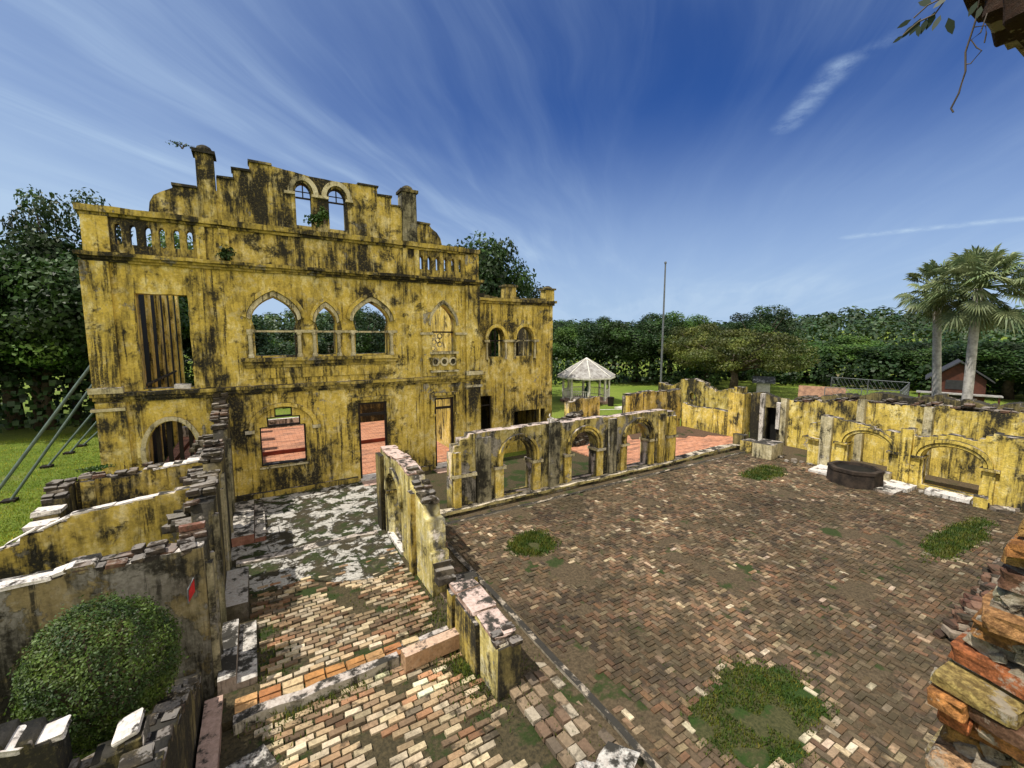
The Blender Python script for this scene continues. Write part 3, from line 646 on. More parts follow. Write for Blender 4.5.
for a, b, c_, d_ in ((6.84, 7.1, 5.3, 6.1),):
    m = MB()
    for k, (zx, zz_) in enumerate(((6.98, 5.45), (7.02, 5.72), (7.0, 5.98), (7.2, 5.8), (7.3, 6.0), (7.3, 5.62))):
        o_ = arc(zx, zz_, .13, .13, 14, 0, 350); i_ = arc(zx, zz_, .085, .085, 14, 0, 350)
        n_ = len(o_); vs = [(x, YF+.22, z) for x, z in o_]+[(x, YF+.22, z) for x, z in i_]+[(x, YF+.27, z) for x, z in o_]+[(x, YF+.27, z) for x, z in i_]
        fs = []
        for q in range(n_-1): fs += [(q, q+1, n_+q+1, n_+q), (q, q+2*n_, q+1+2*n_, q+1), (n_+q, n_+q+1, 3*n_+q+1, 3*n_+q)]
        m.poly(vs, fs)
    m.build('tracery', PALE, F)
# ground floor: stepped window, doors, arch
m = MB()
def frame(mb, pts, y, d, w_):
    n_ = len(pts)
    for i in range(n_):
        (x0, z0), (x1, z1) = pts[i], pts[(i+1) % n_]
        mb.box(min(x0, x1)-w_*(x0 == x1), max(x0, x1)+w_*(x0 == x1), y, y+d, min(z0, z1)-w_*(z0 == z1), max(z0, z1)+w_*(z0 == z1))
frame(m, lw_, YF+.05, .1, .045); m.box(.29, 1.42, YF+.045, YF+.16, 2.58, 2.66); m.box(.55, 1.15, YF+.045, YF+.16, 2.94, 3.01); m.build('window_frame', WOOD, F)
m = MB(); m.box(-.03, 1.66, YF-.07, YF+.05, 1.03, 1.10, j=.005); m.build('window_ledge', PALE, F)
o_ = arc(.85, 2.52, 1.17, .98, 24, 0, 180); i_ = arc(.85, 2.52, 1.02, .84, 24, 0, 180); ring(o_, i_, 'X', YF-.1, .12, YEL, 'hood_mould', F)
m = MB(); m.box(-.42, -.12, YF-.11, YF+.02, 2.42, 2.55); m.box(1.82, 2.12, YF-.11, YF+.02, 2.42, 2.55); m.build('hood_stop', PALE, F)
for a, b, t_, k in ((3.57, 4.76, 3.25, 0), (6.9, 7.84, 3.2, 1)):
    m = MB(); m.box(a, a+.09, YF+.06, YF+.18, 0, t_); m.box(b-.09, b, YF+.06, YF+.18, 0, t_); m.box(a, b, YF+.05, YF+.19, t_-.08, t_+.0); m.box(a+.09, b-.09, YF+.06, YF+.17, 2.68, 2.78); m.build('door_frame', WOOD, F)
    m = MB(); m.box(a-.02, b+.02, YF-.2, YF+.5, -.1, .02, j=.006); m.build('threshold', WHITE, F)
    m = MB(); ex = .24 if k == 0 else .2
    m.box(a-ex, b+ex, YF-.11, YF+.02, t_+.12, t_+.25, j=.004)
    m.box(a-ex, a-ex+.13, YF-.10, YF+.02, 2.5, t_+.12, j=.004); m.box(b+ex-.13, b+ex, YF-.10, YF+.02, 2.5, t_+.12, j=.004)
    m.box(a-ex-.05, a-ex+.2, YF-.12, YF+.02, 2.4, 2.5); m.box(b+ex-.2, b+ex+.05, YF-.12, YF+.02, 2.4, 2.5); m.build('hood_mould', YEL, F)
for q in range(4): m = MB(); m.box(-3.0+q*.3, -2.89+q*.3, YF+.3, YF+.42, .9, 3.1, j=.01); m.build('window_bar', WOOD, F)
ring(arc(-2.54, 2.1, .84, 1.2, 16, -30, 200), arc(-2.54, 2.1, .71, 1.06, 16, -30, 200), 'X', YF-.06, .08, PALE, 'arch_surround', F)
m = MB(); m.box(-3.6, -2.9, YF-.2, YF+.02, 1.0, 1.18, j=.01); m.build('arch_ledge', YEL, F)
# return walls running back from the facade
for k in range(7):
    y = 20.4+k*2.3; m = MB(); m.box(-4.02, -3.9, y, y+.62, -.35, 9.4-k*.06, j=.02); m.build('gallery_post', YELB, F)
panel('side_wall', ragged([(20.2, 8.9), (28, 8.6), (36, 8.2)], -.35, .1, .3, 8), [], 'Y', -4.55, .3, VOIDM, F)  # near-black panel added so the gaps between the posts look dark
panel('side_wall', ragged([(18.72, 9.4), (19.6, 9.3)], -.35, .1, .2, 5), [], 'Y', -4.15, .3, YELD, F)
panel('side_wall', ragged([(18.72, 8.2), (25, 7.6), (28, 6.4), (31, 5.0)], -.35, .12, .4, 6), [jit(rect(23.4, 24.4, .0, 2.7), .02)], 'Y', 8.7, .42, YELB, F)
panel('partition_wall', ragged([(4.9, 3.0), (6.0, 3.1), (8.65, 3.0)], -.1, .1, .3, 7), [], 'X', 29.5, .4, DRK, F)
m = MB(); m.box(-3.78, 4.6, 30.5, 30.9, .0, .75, j=.02); m.build('low_back_wall', WHITE, F)
m = MB(); longbox(m, -3.75, 8.68, 24.22, 24.305, .035, .235, .5, .01); m.build('red_step', simple('red_step', (.26, .06, .04), (.14, .035, .025), 3), F)
m = MB()
for z in (4.0,):
    m.box(-3.88, -3.8, 20.0, 30.8, 3.95, 4.05, j=.01); m.build('gallery_beam', DRK, F)
m = MB()
for p, q in (((-3.1, YF+.75, .9), (-1.6, YF+.75, 2.9)), ((-2.7, YF+.9, .9), (-1.2, YF+.9, 2.5))): m.tube([p, q], .07, 4)
m.build('fallen_timber', simple('red_timber', (.10, .03, .02), (.05, .018, .012), 4), F)
m = MB(); m.box(-2.35, -1.9, YF-.02, YF+.3, 4.22, 4.36, rot=Matrix.Rotation(.06, 3, 'Y')); m.build('loose_stone', WHITE, F)

# right wing, a little set back
YW = 19.6
Wg = thing('ruined_wing', 'lower ochre wing with twin round arched windows right of the gabled facade', 'ruined building', (12, YW, -.3))
wa = arch(10.39, 11.34, 4.92, 5.82, 6.42, 12); wb = arch(12.08, 13.18, 4.92, 5.82, 6.48, 12)
panel('wall', jit([(9.2, -.35), (14.5, -.35), (14.5, 7.68), (9.2, 7.68)], .012, .5), [wa, wb, rect(9.84, 10.6, .0, 2.9), jit(rect(11.97, 14.03, .6, 1.92), .01)], 'X', YW, .45, YEL, Wg)
m = MB()
for z0, z1, pr in ((7.66, 7.78, .1), (7.78, 7.92, .22)): longbox(m, 9.2, 14.5+pr*.6, YW-pr, YW+.5, z0, z1, .45, .02)
m.build('cornice', CORN, Wg)
panel('parapet', ragged([(9.2, 8.25), (10, 8.15), (11, 8.0), (12, 8.02), (14.4, 8.08)], 7.9, .05, .25, 9), [], 'X', YW+.02, .3, DRK, Wg)
for x0, x1, zt in ((11.42, 12.06, 8.55), (13.97, 14.56, 8.52)):
    m = MB(); m.box(x0, x1, YW-.05, YW+.45, 7.92, zt, j=.01); pp = m.build('parapet_pier', YELD, Wg)
    m = MB(); m.box(x0-.07, x1+.07, YW-.12, YW+.52, zt, zt+.1, j=.015)
    if x0 > 13: m.lathe((x0+x1)/2, YW+.2, [(.26, zt+.09), (.24, zt+.16), (.1, zt+.24), (.02, zt+.25)], 12)
    m.build('cap', DRK, pp)
for cx, hw, zt in ((10.865, .475, 6.42), (12.63, .55, 6.48)):
    ring(arc(cx, 5.82, hw+.18, zt-5.82+.19), arc(cx, 5.82, hw+.02, zt-5.82+.03), 'X', YW-.1, .13, YELB, 'archivolt', Wg)
    for s_ in (-1, 1): m = MB(); m.lathe(cx+s_*(hw+.09), YW-.04, [(.09, 4.8), (.06, 4.9), (.06, 5.62), (.1, 5.68)], 8); m.build('colonnette', PALE, Wg)
    m = MB(); m.box(cx-hw, cx+hw, YW+.1, YW+.16, 5.72, 5.79); m.box(cx-.03, cx+.03, YW+.1, YW+.15, 4.92, 6.35); m.build('window_bar', WOOD if cx < 12 else PALE, Wg)
m = MB()
for a, b in ((10.14, 10.42), (11.3, 12.1), (13.15, 13.5)): m.box(a, b, YW-.14, YW+.05, 5.68, 5.8, j=.005)
m.build('impost', PALE, Wg)
panel('back_wall', ragged([(9.5, 7.0), (12, 6.7), (14.4, 7.0)], -.3, .15, .3, 10), [jit(rect(12.2, 13.0, 4.6, 6.4), .03)], 'X', 22.6, .4, DRK, Wg)
panel('side_wall', ragged([(20.1, 7.6), (22.5, 7.5), (25, 7.1)], -.35, .1, .3, 11), [], 'Y', 14.05, .42, YELD, Wg)
m = MB(); m.box(9.5, 14.0, 20.3, 22.5, 3.4, 3.6); m.build('upper_floor', DRK, Wg)
m = MB(); m.box(9.86, 9.92, YW+.1, YW+.2, 0, 2.88); m.box(10.52, 10.58, YW+.1, YW+.2, 0, 2.88); m.box(9.93, 10.51, YW+.1, YW+.18, 2.36, 2.43); m.build('door_frame', WOOD, Wg)

# debris slope and yellow wall stump right of the wing
T = thing('broken_wall', 'short ochre wall stump with dark rubble slope against the wing, in front of the white gazebo', 'ruined wall', (15.3, 18.5, -.3))
panel('wall', ragged([(14.9, 2.3), (15.4, 2.46), (16.2, 2.5), (17.16, 2.44)], -.35, .05, .2, 12), [], 'X', 18.5, .45, YELD, T)
m = MB(); r = random.Random(9)
for k in range(420):
    u = r.random(); x = 12.4+u*3.4; h = .5+1.9*u if u < .75 else 1.95; z = -.2+r.random()*h; y = 18.4-(1-z/max(h, .1))*.5+r.uniform(-.1, .25)
    s = r.uniform(.07, .17); m.box(x-s*1.4, x+s*1.4, y-s, y+s, z-s*.6, z+s*.6, r.choice(((.05, .045, .035), (.09, .07, .05), (.03, .028, .02))), Matrix.Rotation(r.uniform(0, 3), 3, 'Z') @ Matrix.Rotation(r.uniform(-.5, .5), 3, 'X'))
m.build('rubble', BR_WALL, T)
T = thing('broken_wall', 'stained ochre cross wall with grey top between the end of the arcade and the flagpole', 'ruined wall', (21.4, 18.4, -.3))
panel('wall', ragged([(19.36, 2.35), (19.6, 2.48), (21.5, 2.5), (23.6, 2.4), (24.3, 2.5)], -.35, .06, .2, 13), [], 'X', 18.4, .5, YELD, T)
m = MB(); course(m, 'X', 19.4, 24.2, 18.4, 18.9, prof([(19.4, 2.42), (24.3, 2.45)]), (1, 1), 14, .6); m.build('brickwork', BR_WALL, T)
m = MB(); m.box(19.25, 19.7, 18.32, 18.5, -.3, 2.4, j=.01); m.build('pilaster', YELB, T)
T = thing('broken_wall', 'low pale yellow wall with patchy plaster ending in the bright pillar beside the red tiles', 'ruined wall', (24.6, 16.6, -.3))
panel('wall', ragged([(15.0, 1.42), (16, 1.5), (17.4, 1.42), (18.4, 1.55)], -.35, .05, .18, 15), [], 'Y', 24.4, .5, YELB, T)
m = MB(); m.box(24.3, 25.1, 14.15, 15.05, -.3, 2.65, j=.02); m.box(24.45, 24.95, 14.35, 14.85, 2.65, 3.0, j=.02); m.build('pillar', YELB, T)
T = thing('broken_wall', 'high mound shaped dark mossy wall with a small round hole behind the low pale wall', 'ruined wall', (28, 20, -.3))
panel('wall', ragged([(15.6, 2.1), (16.5, 2.3), (17.6, 2.35), (18.3, 2.0), (19.2, 2.55), (20.2, 2.85), (21.2, 2.6), (22.0, 2.15), (23.4, 2.2)], -.35, .12, .12, 16), [arc(20.25, 1.45, .26, .34, 12, 0, 345), arc(17.1, 1.2, .4, .8, 12, 0, 345)], 'Y', 28.0, .6, YELD, T)

# ------------------------------------------------------------------ the arcade along the court
A = thing('ruined_arcade', 'long low arcade of three horseshoe arches with grey weathered top along the court', 'arcade', (11.2, 13.05, -.3))
YA = 13.05
at = [(5.5, 1.2), (5.52, 2.05), (5.62, 2.32), (5.85, 2.52), (6.2, 2.64), (8.1, 2.66), (9.55, 2.66), (9.9, 2.78), (10.0, 2.62), (12.1, 2.66), (12.9, 2.60), (14.5, 2.62), (16.0, 2.6), (16.3, 2.5), (16.9, 2.35)]
ah = [(7.50, 8.76, 2.2), (10.62, 11.95, 2.15), (13.70, 15.08, 2.15)]
panel('wall', ragged(at, -.3, .02, .35, 21), [arch(a, b, .2, 1.36, z, 16, .07) for a, b, z in ah], 'X', YA, .45, ARCM, A)
for a, b, z in ah:
    c_ = (a+b)/2; w_ = (b-a)/2
    for k0, k1, pr in ((1.09, 1.22, .09), (1.26, 1.40, .14)):
        ring(arc(c_, 1.52, w_*k1, (z-1.52)+w_*(k1-1), 20, -14, 194), arc(c_, 1.52, w_*k0, (z-1.52)+w_*(k0-1), 20, -14, 194), 'X', YA-pr, pr+.02, YEL, 'archivolt', A)
    for s_ in (-1, 1):
        x = c_+s_*(w_+.18); m = MB(); m.box(x-.24, x+.24, YA-.16, YA+.47, 1.27, 1.38, j=.006); m.build('impost', PALE, A)
        m = MB(); m.box(x-.17, x+.17, YA-.07, YA+.02, .2, 1.27, j=.004); m.build('pier_panel', YEL, A)
for x0, x1, z1, mt in ((5.55, 5.8, 2.1, YEL), (6.4, 6.95, 2.5, GREY), (9.52, 9.98, 2.72, GREY), (12.6, 13.0, 2.55, GREY), (15.72, 16.05, 2.45, YELD), (16.3, 16.85, 2.3, YELB)):
    m = MB(); m.box(x0, x1, YA-.12, YA+.02, .18, z1, j=.008); m.build('pilaster', mt, A)
m = MB(); m.box(5.5, 6.38, YA-.15, YA+.02, 1.22, 1.34, j=.006); m.box(16.2, 16.95, YA-.17, YA+.02, 1.28, 1.4, j=.006); m.build('impost', PALE, A)
m = MB(); longbox(m, 4.5, 17.1, YA-.30, YA+.02, .10, .19, .55, .03); longbox(m, 17.1, 22.3, YA-.2, YA+.3, .08, .2, .4, .04); m.build('ledge', plaster('ledge', (.50, .42, .16), (.62, .52, .26), grime=.5, grey=.6, sd=3, toplight=.9, top=(.56, .50, .38)), A)
m = MB(); longbox(m, 4.5, 22.3, YA-.22, YA+.02, -.3, .098, .4, .03); m.build('ledge_footing', DRK, A)
m = MB(); m.box(9.66, 9.84, YA+.05, YA+.25, 2.62, 2.82, j=.02); m.tube([(9.75, YA+.1, 2.8), (9.62, YA+.1, 2.95), (9.66, YA+.12, 3.02)], .025, 5); m.build('broken_stub', WHITE, A)
m = MB(); m.box(22.0, 22.5, 12.7, 13.3, -.3, .75, j=.04); m.build('end_stump', DRK, A)

# ------------------------------------------------------------------ cross wall and stub between hall and court
Cw = thing('broken_wall', 'yellow cross wall with narrow arch and stepped loose bricks on its near end', 'ruined wall', (3.5, 11.2, -.3))
ct = [(8.95, 1.0), (9.15, 1.7), (9.5, 1.95), (9.9, 2.15), (10.5, 2.4), (11.2, 2.48), (13.4, 2.52)]
panel('wall', ragged(ct, -.3, .03, .3, 24), [arch(11.3, 12.6, .02, 1.35, 2.05, 12)], 'Y', 3.25, .42, WASH, Cw)
ring(arc(11.95, 1.38, .82, .85, 16), arc(11.95, 1.38, .68, .7, 16), 'Y', 3.17, .1, WASH, 'archivolt', Cw)
m = MB(); m.box(3.12, 3.26, 13.0, 13.5, -.1, 2.35, j=.01); m.build('pilaster', DRK, Cw)
m = MB(); m.box(3.14, 3.26, 10.05, 10.35, -.1, 2.1, j=.01); m.build('pilaster', YELD, Cw)
m = MB(); m.box(3.2, 3.36, 11.2, 12.7, -.05, .05, j=.01); m.build('sill', WHITE, Cw)
for yy in (11.28, 12.62): m = MB(); m.box(3.18, 3.7, yy-.1, yy+.1, 1.3, 1.38, j=.01); m.build('impost', YELD, Cw)
m = MB(); r = random.Random(4)
for k in range(9):   # stepped brick end
    z = .45+k*.15; y0 = 8.88+k*.13
    m.box(3.30, 3.72, y0-.22, y0+.25, z-.10, z+.04, r.choice(((.07, .06, .05), (.14, .09, .06), (.20, .17, .13))), Matrix.Rotation(r.uniform(-.12, .12), 3, 'Z'), j=.02)
course(m, 'Y', 9.5, 11.0, 3.27, 3.67, prof(ct), (1, 2), 5, .95); m.build('brickwork', BR_WALL, Cw)
m = MB(); crust(m, 'Y', 10.6, 13.4, 3.23, 3.70, prof(ct), 3, .08); m.build('coping', PINKW, Cw)
m = MB(); m.box(3.6, 4.35, 8.85, 9.15, -.2, .22, j=.03); m.build('wall_foot', YELD, Cw)
Sw = thing('broken_wall', 'short waist high wall stub with pale pink flat top and yellow end, at the corner of the court', 'ruined wall', (3.5, 6.8, -.3))
panel('wall', ragged([(5.8, .84), (6.4, .90), (6.42, .9), (7.7, .92)], -.3, .012, .3, 26), [], 'Y', 3.2, .44, WASH, Sw)
m = MB(); m.box(3.12, 3.21, 6.42, 7.35, -.2, .86, j=.01); m.box(3.12, 3.21, 7.5, 7.75, -.2, .84, j=.01); m.build('pilaster', YELD, Sw)
m = MB(); m.box(3.22, 3.66, 5.76, 5.80, -.3, .78, j=.004); m.build('shaded_end_face', DRK, Sw)  # dark skin: shade of the unlit end put into its colour
m = MB(); crust(m, 'Y', 5.9, 7.74, 3.17, 3.67, prof([(5, .9), (8, .92)]), 6, .09, .5, .8); m.build('coping', PINKW, Sw)
m = MB(); course(m, 'Y', 5.74, 6.1, 3.2, 3.64, prof([(5, .82), (8, .82)]), (1, 2), 8, .9); m.build('brickwork', BR_WALL, Sw)
m = MB(); m.box(2.02, 3.16, 7.12, 7.36, -.06, .24, rot=Matrix.Rotation(.05, 3, 'Z'), j=.012)
tag(m.build('fallen_lintel', plaster('lintel_render', (.40, .24, .13), (.50, .32, .19), grime=.25, grey=.2, sd=9, toplight=1.4, top=(.60, .42, .30))), 'long fallen pinkish stone lintel lying across the brick floor against the wall stub', 'fallen lintel')

# ------------------------------------------------------------------ long wall at the left of the hall with its steps
Lw = thing('broken_wall', 'tall dark pier wall seen end on, with brick cores and door gaps, left of the brick hall floor', 'ruined wall', (-1.1, 13, -.3))
for a, b, tp in ((8.5, 8.95, [(8.5, 2.5), (8.95, 2.6)]), (10.25, 12.0, [(10.25, 2.7), (11, 2.62), (12.0, 2.85)]), (12.9, 14.6, [(12.9, 2.8), (13.6, 2.9), (14.6, 2.95)]), (16.3, 18.19, [(16.3, 3.0), (17.2, 3.2), (17.9, 3.55), (18.19, 3.8)])):
    panel('pier', ragged(tp, -.35, .05, .2, int(a*10)), [], 'Y', -1.24, .38, DRK, Lw)
    for yy in (a, b):
        m = MB(); m.box(-.9, -.80, yy-.02, yy+.10 if yy == a else yy+.02, -.3, tp[0][1]-.3, j=.02); m.build('jamb', GREY, Lw)
m = MB(); lp = prof([(8.3, 2.5), (10, 2.7), (12, 2.8), (14.6, 2.95), (17, 3.1), (17.9, 3.5), (18.2, 3.8)])
course(m, 'Y', 8.5, 9.0, -1.25, -.9, lp, (1, 1), 31, .6); course(m, 'Y', 10.2, 12.0, -1.3, -.85, lp, (1, 3), 32, .9); course(m, 'Y', 12.9, 14.6, -1.3, -.85, lp, (1, 3), 33, .9); course(m, 'Y', 16.3, 18.1, -1.3, -.85, lp, (2, 5), 34, .95)
r = random.Random(12)
for a, b in ((8.93, 9.0), (11.98, 12.06), (14.58, 14.66)):   # toothed ends
    for k in range(27): m.box(-1.26, -.9, a-r.uniform(0, .03), b+r.uniform(-.02, .07), -.2+k*.11, -.2+k*.11+.09, r.choice(((.20, .09, .06), (.13, .07, .05), (.26, .18, .13))), j=.01)
for q in range(46):   # ruined mass behind the top, stepping down to the left
    u = r.random(); y = 10.5+u*7.4; x = -1.3-r.random()*.5; z = 2.3+u*.6-(-1.3-x)*1.3+r.uniform(-.1, .15)
    m.box(x-.17, x+.17, y-.16, y+.16, z-.09, z+.05, r.choice(((.05, .045, .04), (.10, .08, .06), (.03, .03, .025))), Matrix.Rotation(r.uniform(-.4, .4), 3, 'Z'), j=.02)
m.build('brickwork', BR_WALL, Lw)
def steps(label, y0, y1, lev, mat=WHITE):
    t = thing('stone_steps', label, 'steps', (-.5, (y0+y1)/2, -.1))
    for k, (x0, x1, z) in enumerate(lev):
        m = MB(); m.box(x0, x1, y0+.0*k, y1, -.12, z, j=.008); m.build('step', mat, t)
STEPM = plaster('step_stone', (.34, .27, .22), (.45, .38, .32), grime=.45, grey=.6, sd=19, toplight=.7, top=(.55, .53, .48))
STEPR = plaster('step_stone_red', (.26, .11, .08), (.34, .17, .12), grime=.2, grey=.2, sd=29, toplight=.8, top=(.55, .52, .46))
steps('two pale stone steps with red edges at the foot of the facade, left side', 14.15, 17.2, ((-.84, -.28, .24), (-.272, .02, .10)), STEPR)
steps('patchy white and black double step by the near door gap in the left wall', 8.2, 9.95, ((-.84, -.57, .22), (-.562, -.27, .08)), STEPM)
m = MB(); m.box(-.84, -.40, 10.3, 11.95, -.1, .34, j=.012); tag(m.build('stone_block', plaster('grey_block_shaded_sides', (.06, .05, .04), (.10, .085, .07), grime=.6, grey=.3, sd=39, toplight=1.2, top=(.42, .41, .38))), 'grey slab topped block at the left wall between two flights of steps', 'stone block')  # shade painted into the near-black sides, only the top is grey
m = MB(); m.box(3.55, 4.8, 17.35, 17.98, -.2, -.02, j=.01); tag(m.build('door_step', PINK), 'pink door step below the narrow doorway beside the stepped window', 'step')
m = MB(); m.box(6.7, 8.1, 17.4, 17.98, -.2, -.02, j=.01); tag(m.build('door_step', PINK), 'pink door step below the second doorway, near the left end of the arcade', 'step')

# ------------------------------------------------------------------ rooms to the left
T = thing('broken_wall', 'brown stained wall with white broken top directly behind the round bush', 'ruined wall', (-3, 8.4, -.3))
t1 = [(-6.5, 2.45), (-4, 2.5), (-2.6, 2.52), (-2.55, 2.62), (-2.2, 2.5), (-.9, 2.52)]
panel('wall', ragged(t1, -.35, .03, .3, 41), [], 'X', 8.42, .4, BROWN, T)
m = MB(); crust(m, 'X', -6.5, -2.45, 8.39, 8.64, prof(t1), 1, .06); m.build('coping', WHITE, T)
m = MB(); course(m, 'X', -2.5, -.95, 8.42, 8.82, prof(t1), (1, 2), 42, .9); m.build('brickwork', BR_WALL, T)
T = thing('broken_wall', 'yellow cross wall with thin white sloping top, second behind the round bush', 'ruined wall', (-3, 11, -.3))
t2 = [(-6.5, 1.4), (-4.35, 1.94), (-4.07, 2.13), (-3.38, 2.38), (-2.74, 2.45), (-1.99, 2.52), (-1.3, 2.63)]
panel('wall', ragged(t2, -.35, .025, .3, 43), [], 'X', 11.7, .3, YELD, T)
m = MB(); crust(m, 'X', -5.5, -1.9, 11.68, 11.88, prof(t2), 2, .045)
m.build('coping', WHITE, T)
T = thing('broken_wall', 'ruined dark topped wall just in front of the facade at the left, with an ochre pilaster', 'ruined wall', (-3, 14, -.3))
t3 = [(-3.86, 2.5), (-3.8, 2.58), (-3.0, 2.5), (-2.4, 2.6), (-1.35, 2.65)]
panel('wall', ragged(t3, -.35, .05, .2, 45), [], 'X', 14.0, .4, YELD, T)
m = MB(); course(m, 'X', -3.86, -2.3, 14.0, 14.4, prof(t3), (1, 2), 46, .75); m.build('brickwork', BR_WALL, T)
m = MB(); m.box(-3.75, -3.5, 13.9, 14.01, -.3, 2.5, j=.01); m.build('pilaster', YEL, T)
m = MB(); crust(m, 'X', -2.4, -1.35, 13.97, 14.4, prof(t3), 4, .06); m.build('coping', WHITE, T)
T = thing('broken_wall', 'stair stepped white topped outer wall beside the lawn and the steel props', 'ruined wall', (-4.3, 12.5, -.3))
m = MB()
for k, (a, b, z) in enumerate(((12.03, 12.5, 1.8), (12.5, 12.9, 1.95), (12.9, 13.4, 2.1), (13.4, 13.8, 2.3), (13.8, 14.2, 2.48))): m.box(-4.28, -3.88, a, b, -.3, z, j=.012)
m.build('wall', DRK, T)
m = MB()
for k, (a, b, z) in enumerate(((12.1, 12.48, 1.8), (12.52, 12.9, 1.95), (12.93, 13.35, 2.1))): m.box(-4.31, -3.85, a, b, z, z+.08, j=.012)
m.build('coping', WHITE, T)
m = MB(); course(m, 'Y', 13.4, 14.2, -4.28, -3.88, prof([(13.4, 2.25), (14.2, 2.46)]), (1, 3), 47, .95); m.build('brickwork', BR_WALL, T)
# nearest pieces, lower left corner
T = thing('broken_wall', 'low broken wall with white slab top in the bottom left corner below the bush', 'ruined wall', (-2.3, 6, -.3))
t4 = [(-4.5, 2.0), (-2.5, 2.0), (-2.12, 1.85), (-2.0, 1.8), (-1.97, 1.4)]
panel('wall', ragged(t4, -.35, .03, .15, 51), [], 'X', 5.8, .36, DRK, T)
m = MB(); crust(m, 'X', -3.9, -2.2, 5.8, 6.12, prof(t4), 7, .07, .3, .6); rock(m, -2.03, 5.98, 1.86, .22, .26, .07, (.5, .5, .5), rnd, Matrix.Rotation(-.1, 3, 'Y')); m.build('coping', WHITE, T)
m = MB(); course(m, 'X', -2.2, -1.7, 5.8, 6.2, prof([(-2.3, 1.45), (-1.7, .9)]), (2, 4), 52, .9); m.build('brickwork', BR_WALL, T)
T = thing('broken_wall', 'brown wall fragment with one large white slab on top, between the bush and the pink threshold', 'ruined wall', (-1.5, 6, -.3))
panel('wall', ragged([(-1.95, 1.1), (-1.75, 1.42), (-1.3, 1.60)], -.35, .02, .15, 53), [], 'X', 5.78, .34, DRK, T)
m = MB(); rock(m, -1.45, 6.0, 1.60, .24, .36, .05, (.5, .5, .5), rnd, Matrix.Rotation(-.3, 3, 'Y'), am=.3); m.build('coping', WHITE, T)
T = thing('broken_wall', 'thick dark mossy wall remnant sloping down between the bush and the pink threshold', 'ruined wall', (-1.2, 7, -.3))
panel('wall', ragged([(4.3, 1.7), (5.6, 1.55), (6.6, 1.15), (7.6, .65), (8.35, .35)], -.35, .05, .12, 54), [], 'Y', -1.42, .36, DRK, T)
m = MB(); course(m, 'Y', 5.2, 8.3, -1.42, -1.06, prof([(4.3, 1.66), (5.6, 1.5), (6.6, 1.1), (7.6, .6), (8.35, .3)]), (1, 2), 55, .8); m.build('brickwork', BR_WALL, T)
m = MB(); longbox(m, -1.02, -.76, 4.5, 8.1, -.3, .03, .5, .012, 'Y'); tag(m.build('pink_threshold', PINK), 'narrow pink rendered strip of threshold at the bottom edge, left of the brick floor', 'threshold')
# red and white warning plate leaning on the brown wall's corner
T = thing('warning_plate', 'small red plate with pale edge beside the round bush', 'sign', (-1.2, 8.2, 1.6))
m = MB(); vs = [(-1.12, 8.10), (-.93, 8.30)]
m.poly([(-1.10, 8.1, 1.80), (-1.03, 8.25, 1.88), (-1.03, 8.27, 2.08), (-1.09, 8.12, 1.98), (-1.105, 8.12, 1.80), (-1.035, 8.27, 1.88), (-1.035, 8.29, 2.08), (-1.095, 8.14, 1.98)], [(0, 1, 2, 3), (7, 6, 5, 4), (0, 4, 5, 1), (1, 5, 6, 2), (2, 6, 7, 3), (3, 7, 4, 0)]); m.build('plate', REDP, T)
m = MB(); m.tube([(-1.11, 8.11, 1.78), (-1.105, 8.13, 2.0), (-1.04, 8.28, 2.10)], .010, 5); m.build('edge', GALV, T)

# ------------------------------------------------------------------ arcade at the right, long wall behind
B = thing('ruined_arcade', 'bright yellow pair of ruined round arches behind the dark planter', 'arcade', (22.6, 6.5, -.3))
XB = 22.4
bt = [(2.2, 2.55), (3.75, 2.5), (4.3, 2.15), (4.9, 2.32), (5.6, 2.08), (6.05, 2.05), (6.08, 2.3), (6.3, 2.28), (6.35, 2.0), (7.0, 2.05), (7.8, 2.2), (8.8, 2.32), (9.3, 2.30), (9.34, 1.95), (9.75, 1.9), (9.8, 1.2)]
panel('wall', ragged(bt, -.3, .06, .18, 61), [arch(6.78, 8.25, .15, 1.25, 1.82, 14, .04), arch(4.12, 5.72, .12, 1.2, 1.80, 14, .04)], 'Y', XB, .5, YELB, B)
for c_, w_, z in ((7.51, .735, 1.82), (4.92, .80, 1.80)):
    for k0, k1, pr in ((1.07, 1.19, .09), (1.23, 1.38, .14)):
        ring(arc(c_, 1.28, w_*k1, z-1.28+w_*(k1-1), 18), arc(c_, 1.28, w_*k0, z-1.28+w_*(k0-1), 18), 'Y', XB-pr, pr+.02, YELB, 'archivolt', B)
    for s_ in (-1, 1):
        m = MB(); yy = c_+s_*(w_+.22); m.box(XB-.16, XB+.5, yy-.26, yy+.26, 1.18, 1.27, j=.006); m.build('impost', YELD, B)
        m = MB(); m.box(XB-.07, XB+.02, yy-.16, yy+.16, -.1, 1.18, j=.004); m.build('pier_panel', YELB, B)
for y0, y1, z, mt in ((8.82, 9.28, 2.34, PALE), (6.05, 6.42, 2.28, YELB), (3.0, 3.62, 2.5, YELB)): m = MB(); m.box(XB-.16, XB+.02, y0, y1, -.2, z, j=.01); m.build('pilaster', mt, B)
m = MB(); m.box(XB-.14, XB+.3, 9.3, 10.0, 1.15, 1.25, j=.01); m.build('ledge', YELD, B)
Lg = thing('boundary_wall', 'long straight yellow wall with dark ragged top behind the pair of bright arches', 'ruined wall', (25.2, 7, -.3))
lt = [(-2, 3.1), (2, 3.15), (3.8, 3.05), (5.4, 3.0), (7.2, 2.9), (9.3, 2.85), (10.6, 2.6), (12.2, 2.4)]
panel('wall', ragged(lt, -.3, .09, .16, 63), [], 'Y', 25.0, .5, YELB, Lg)
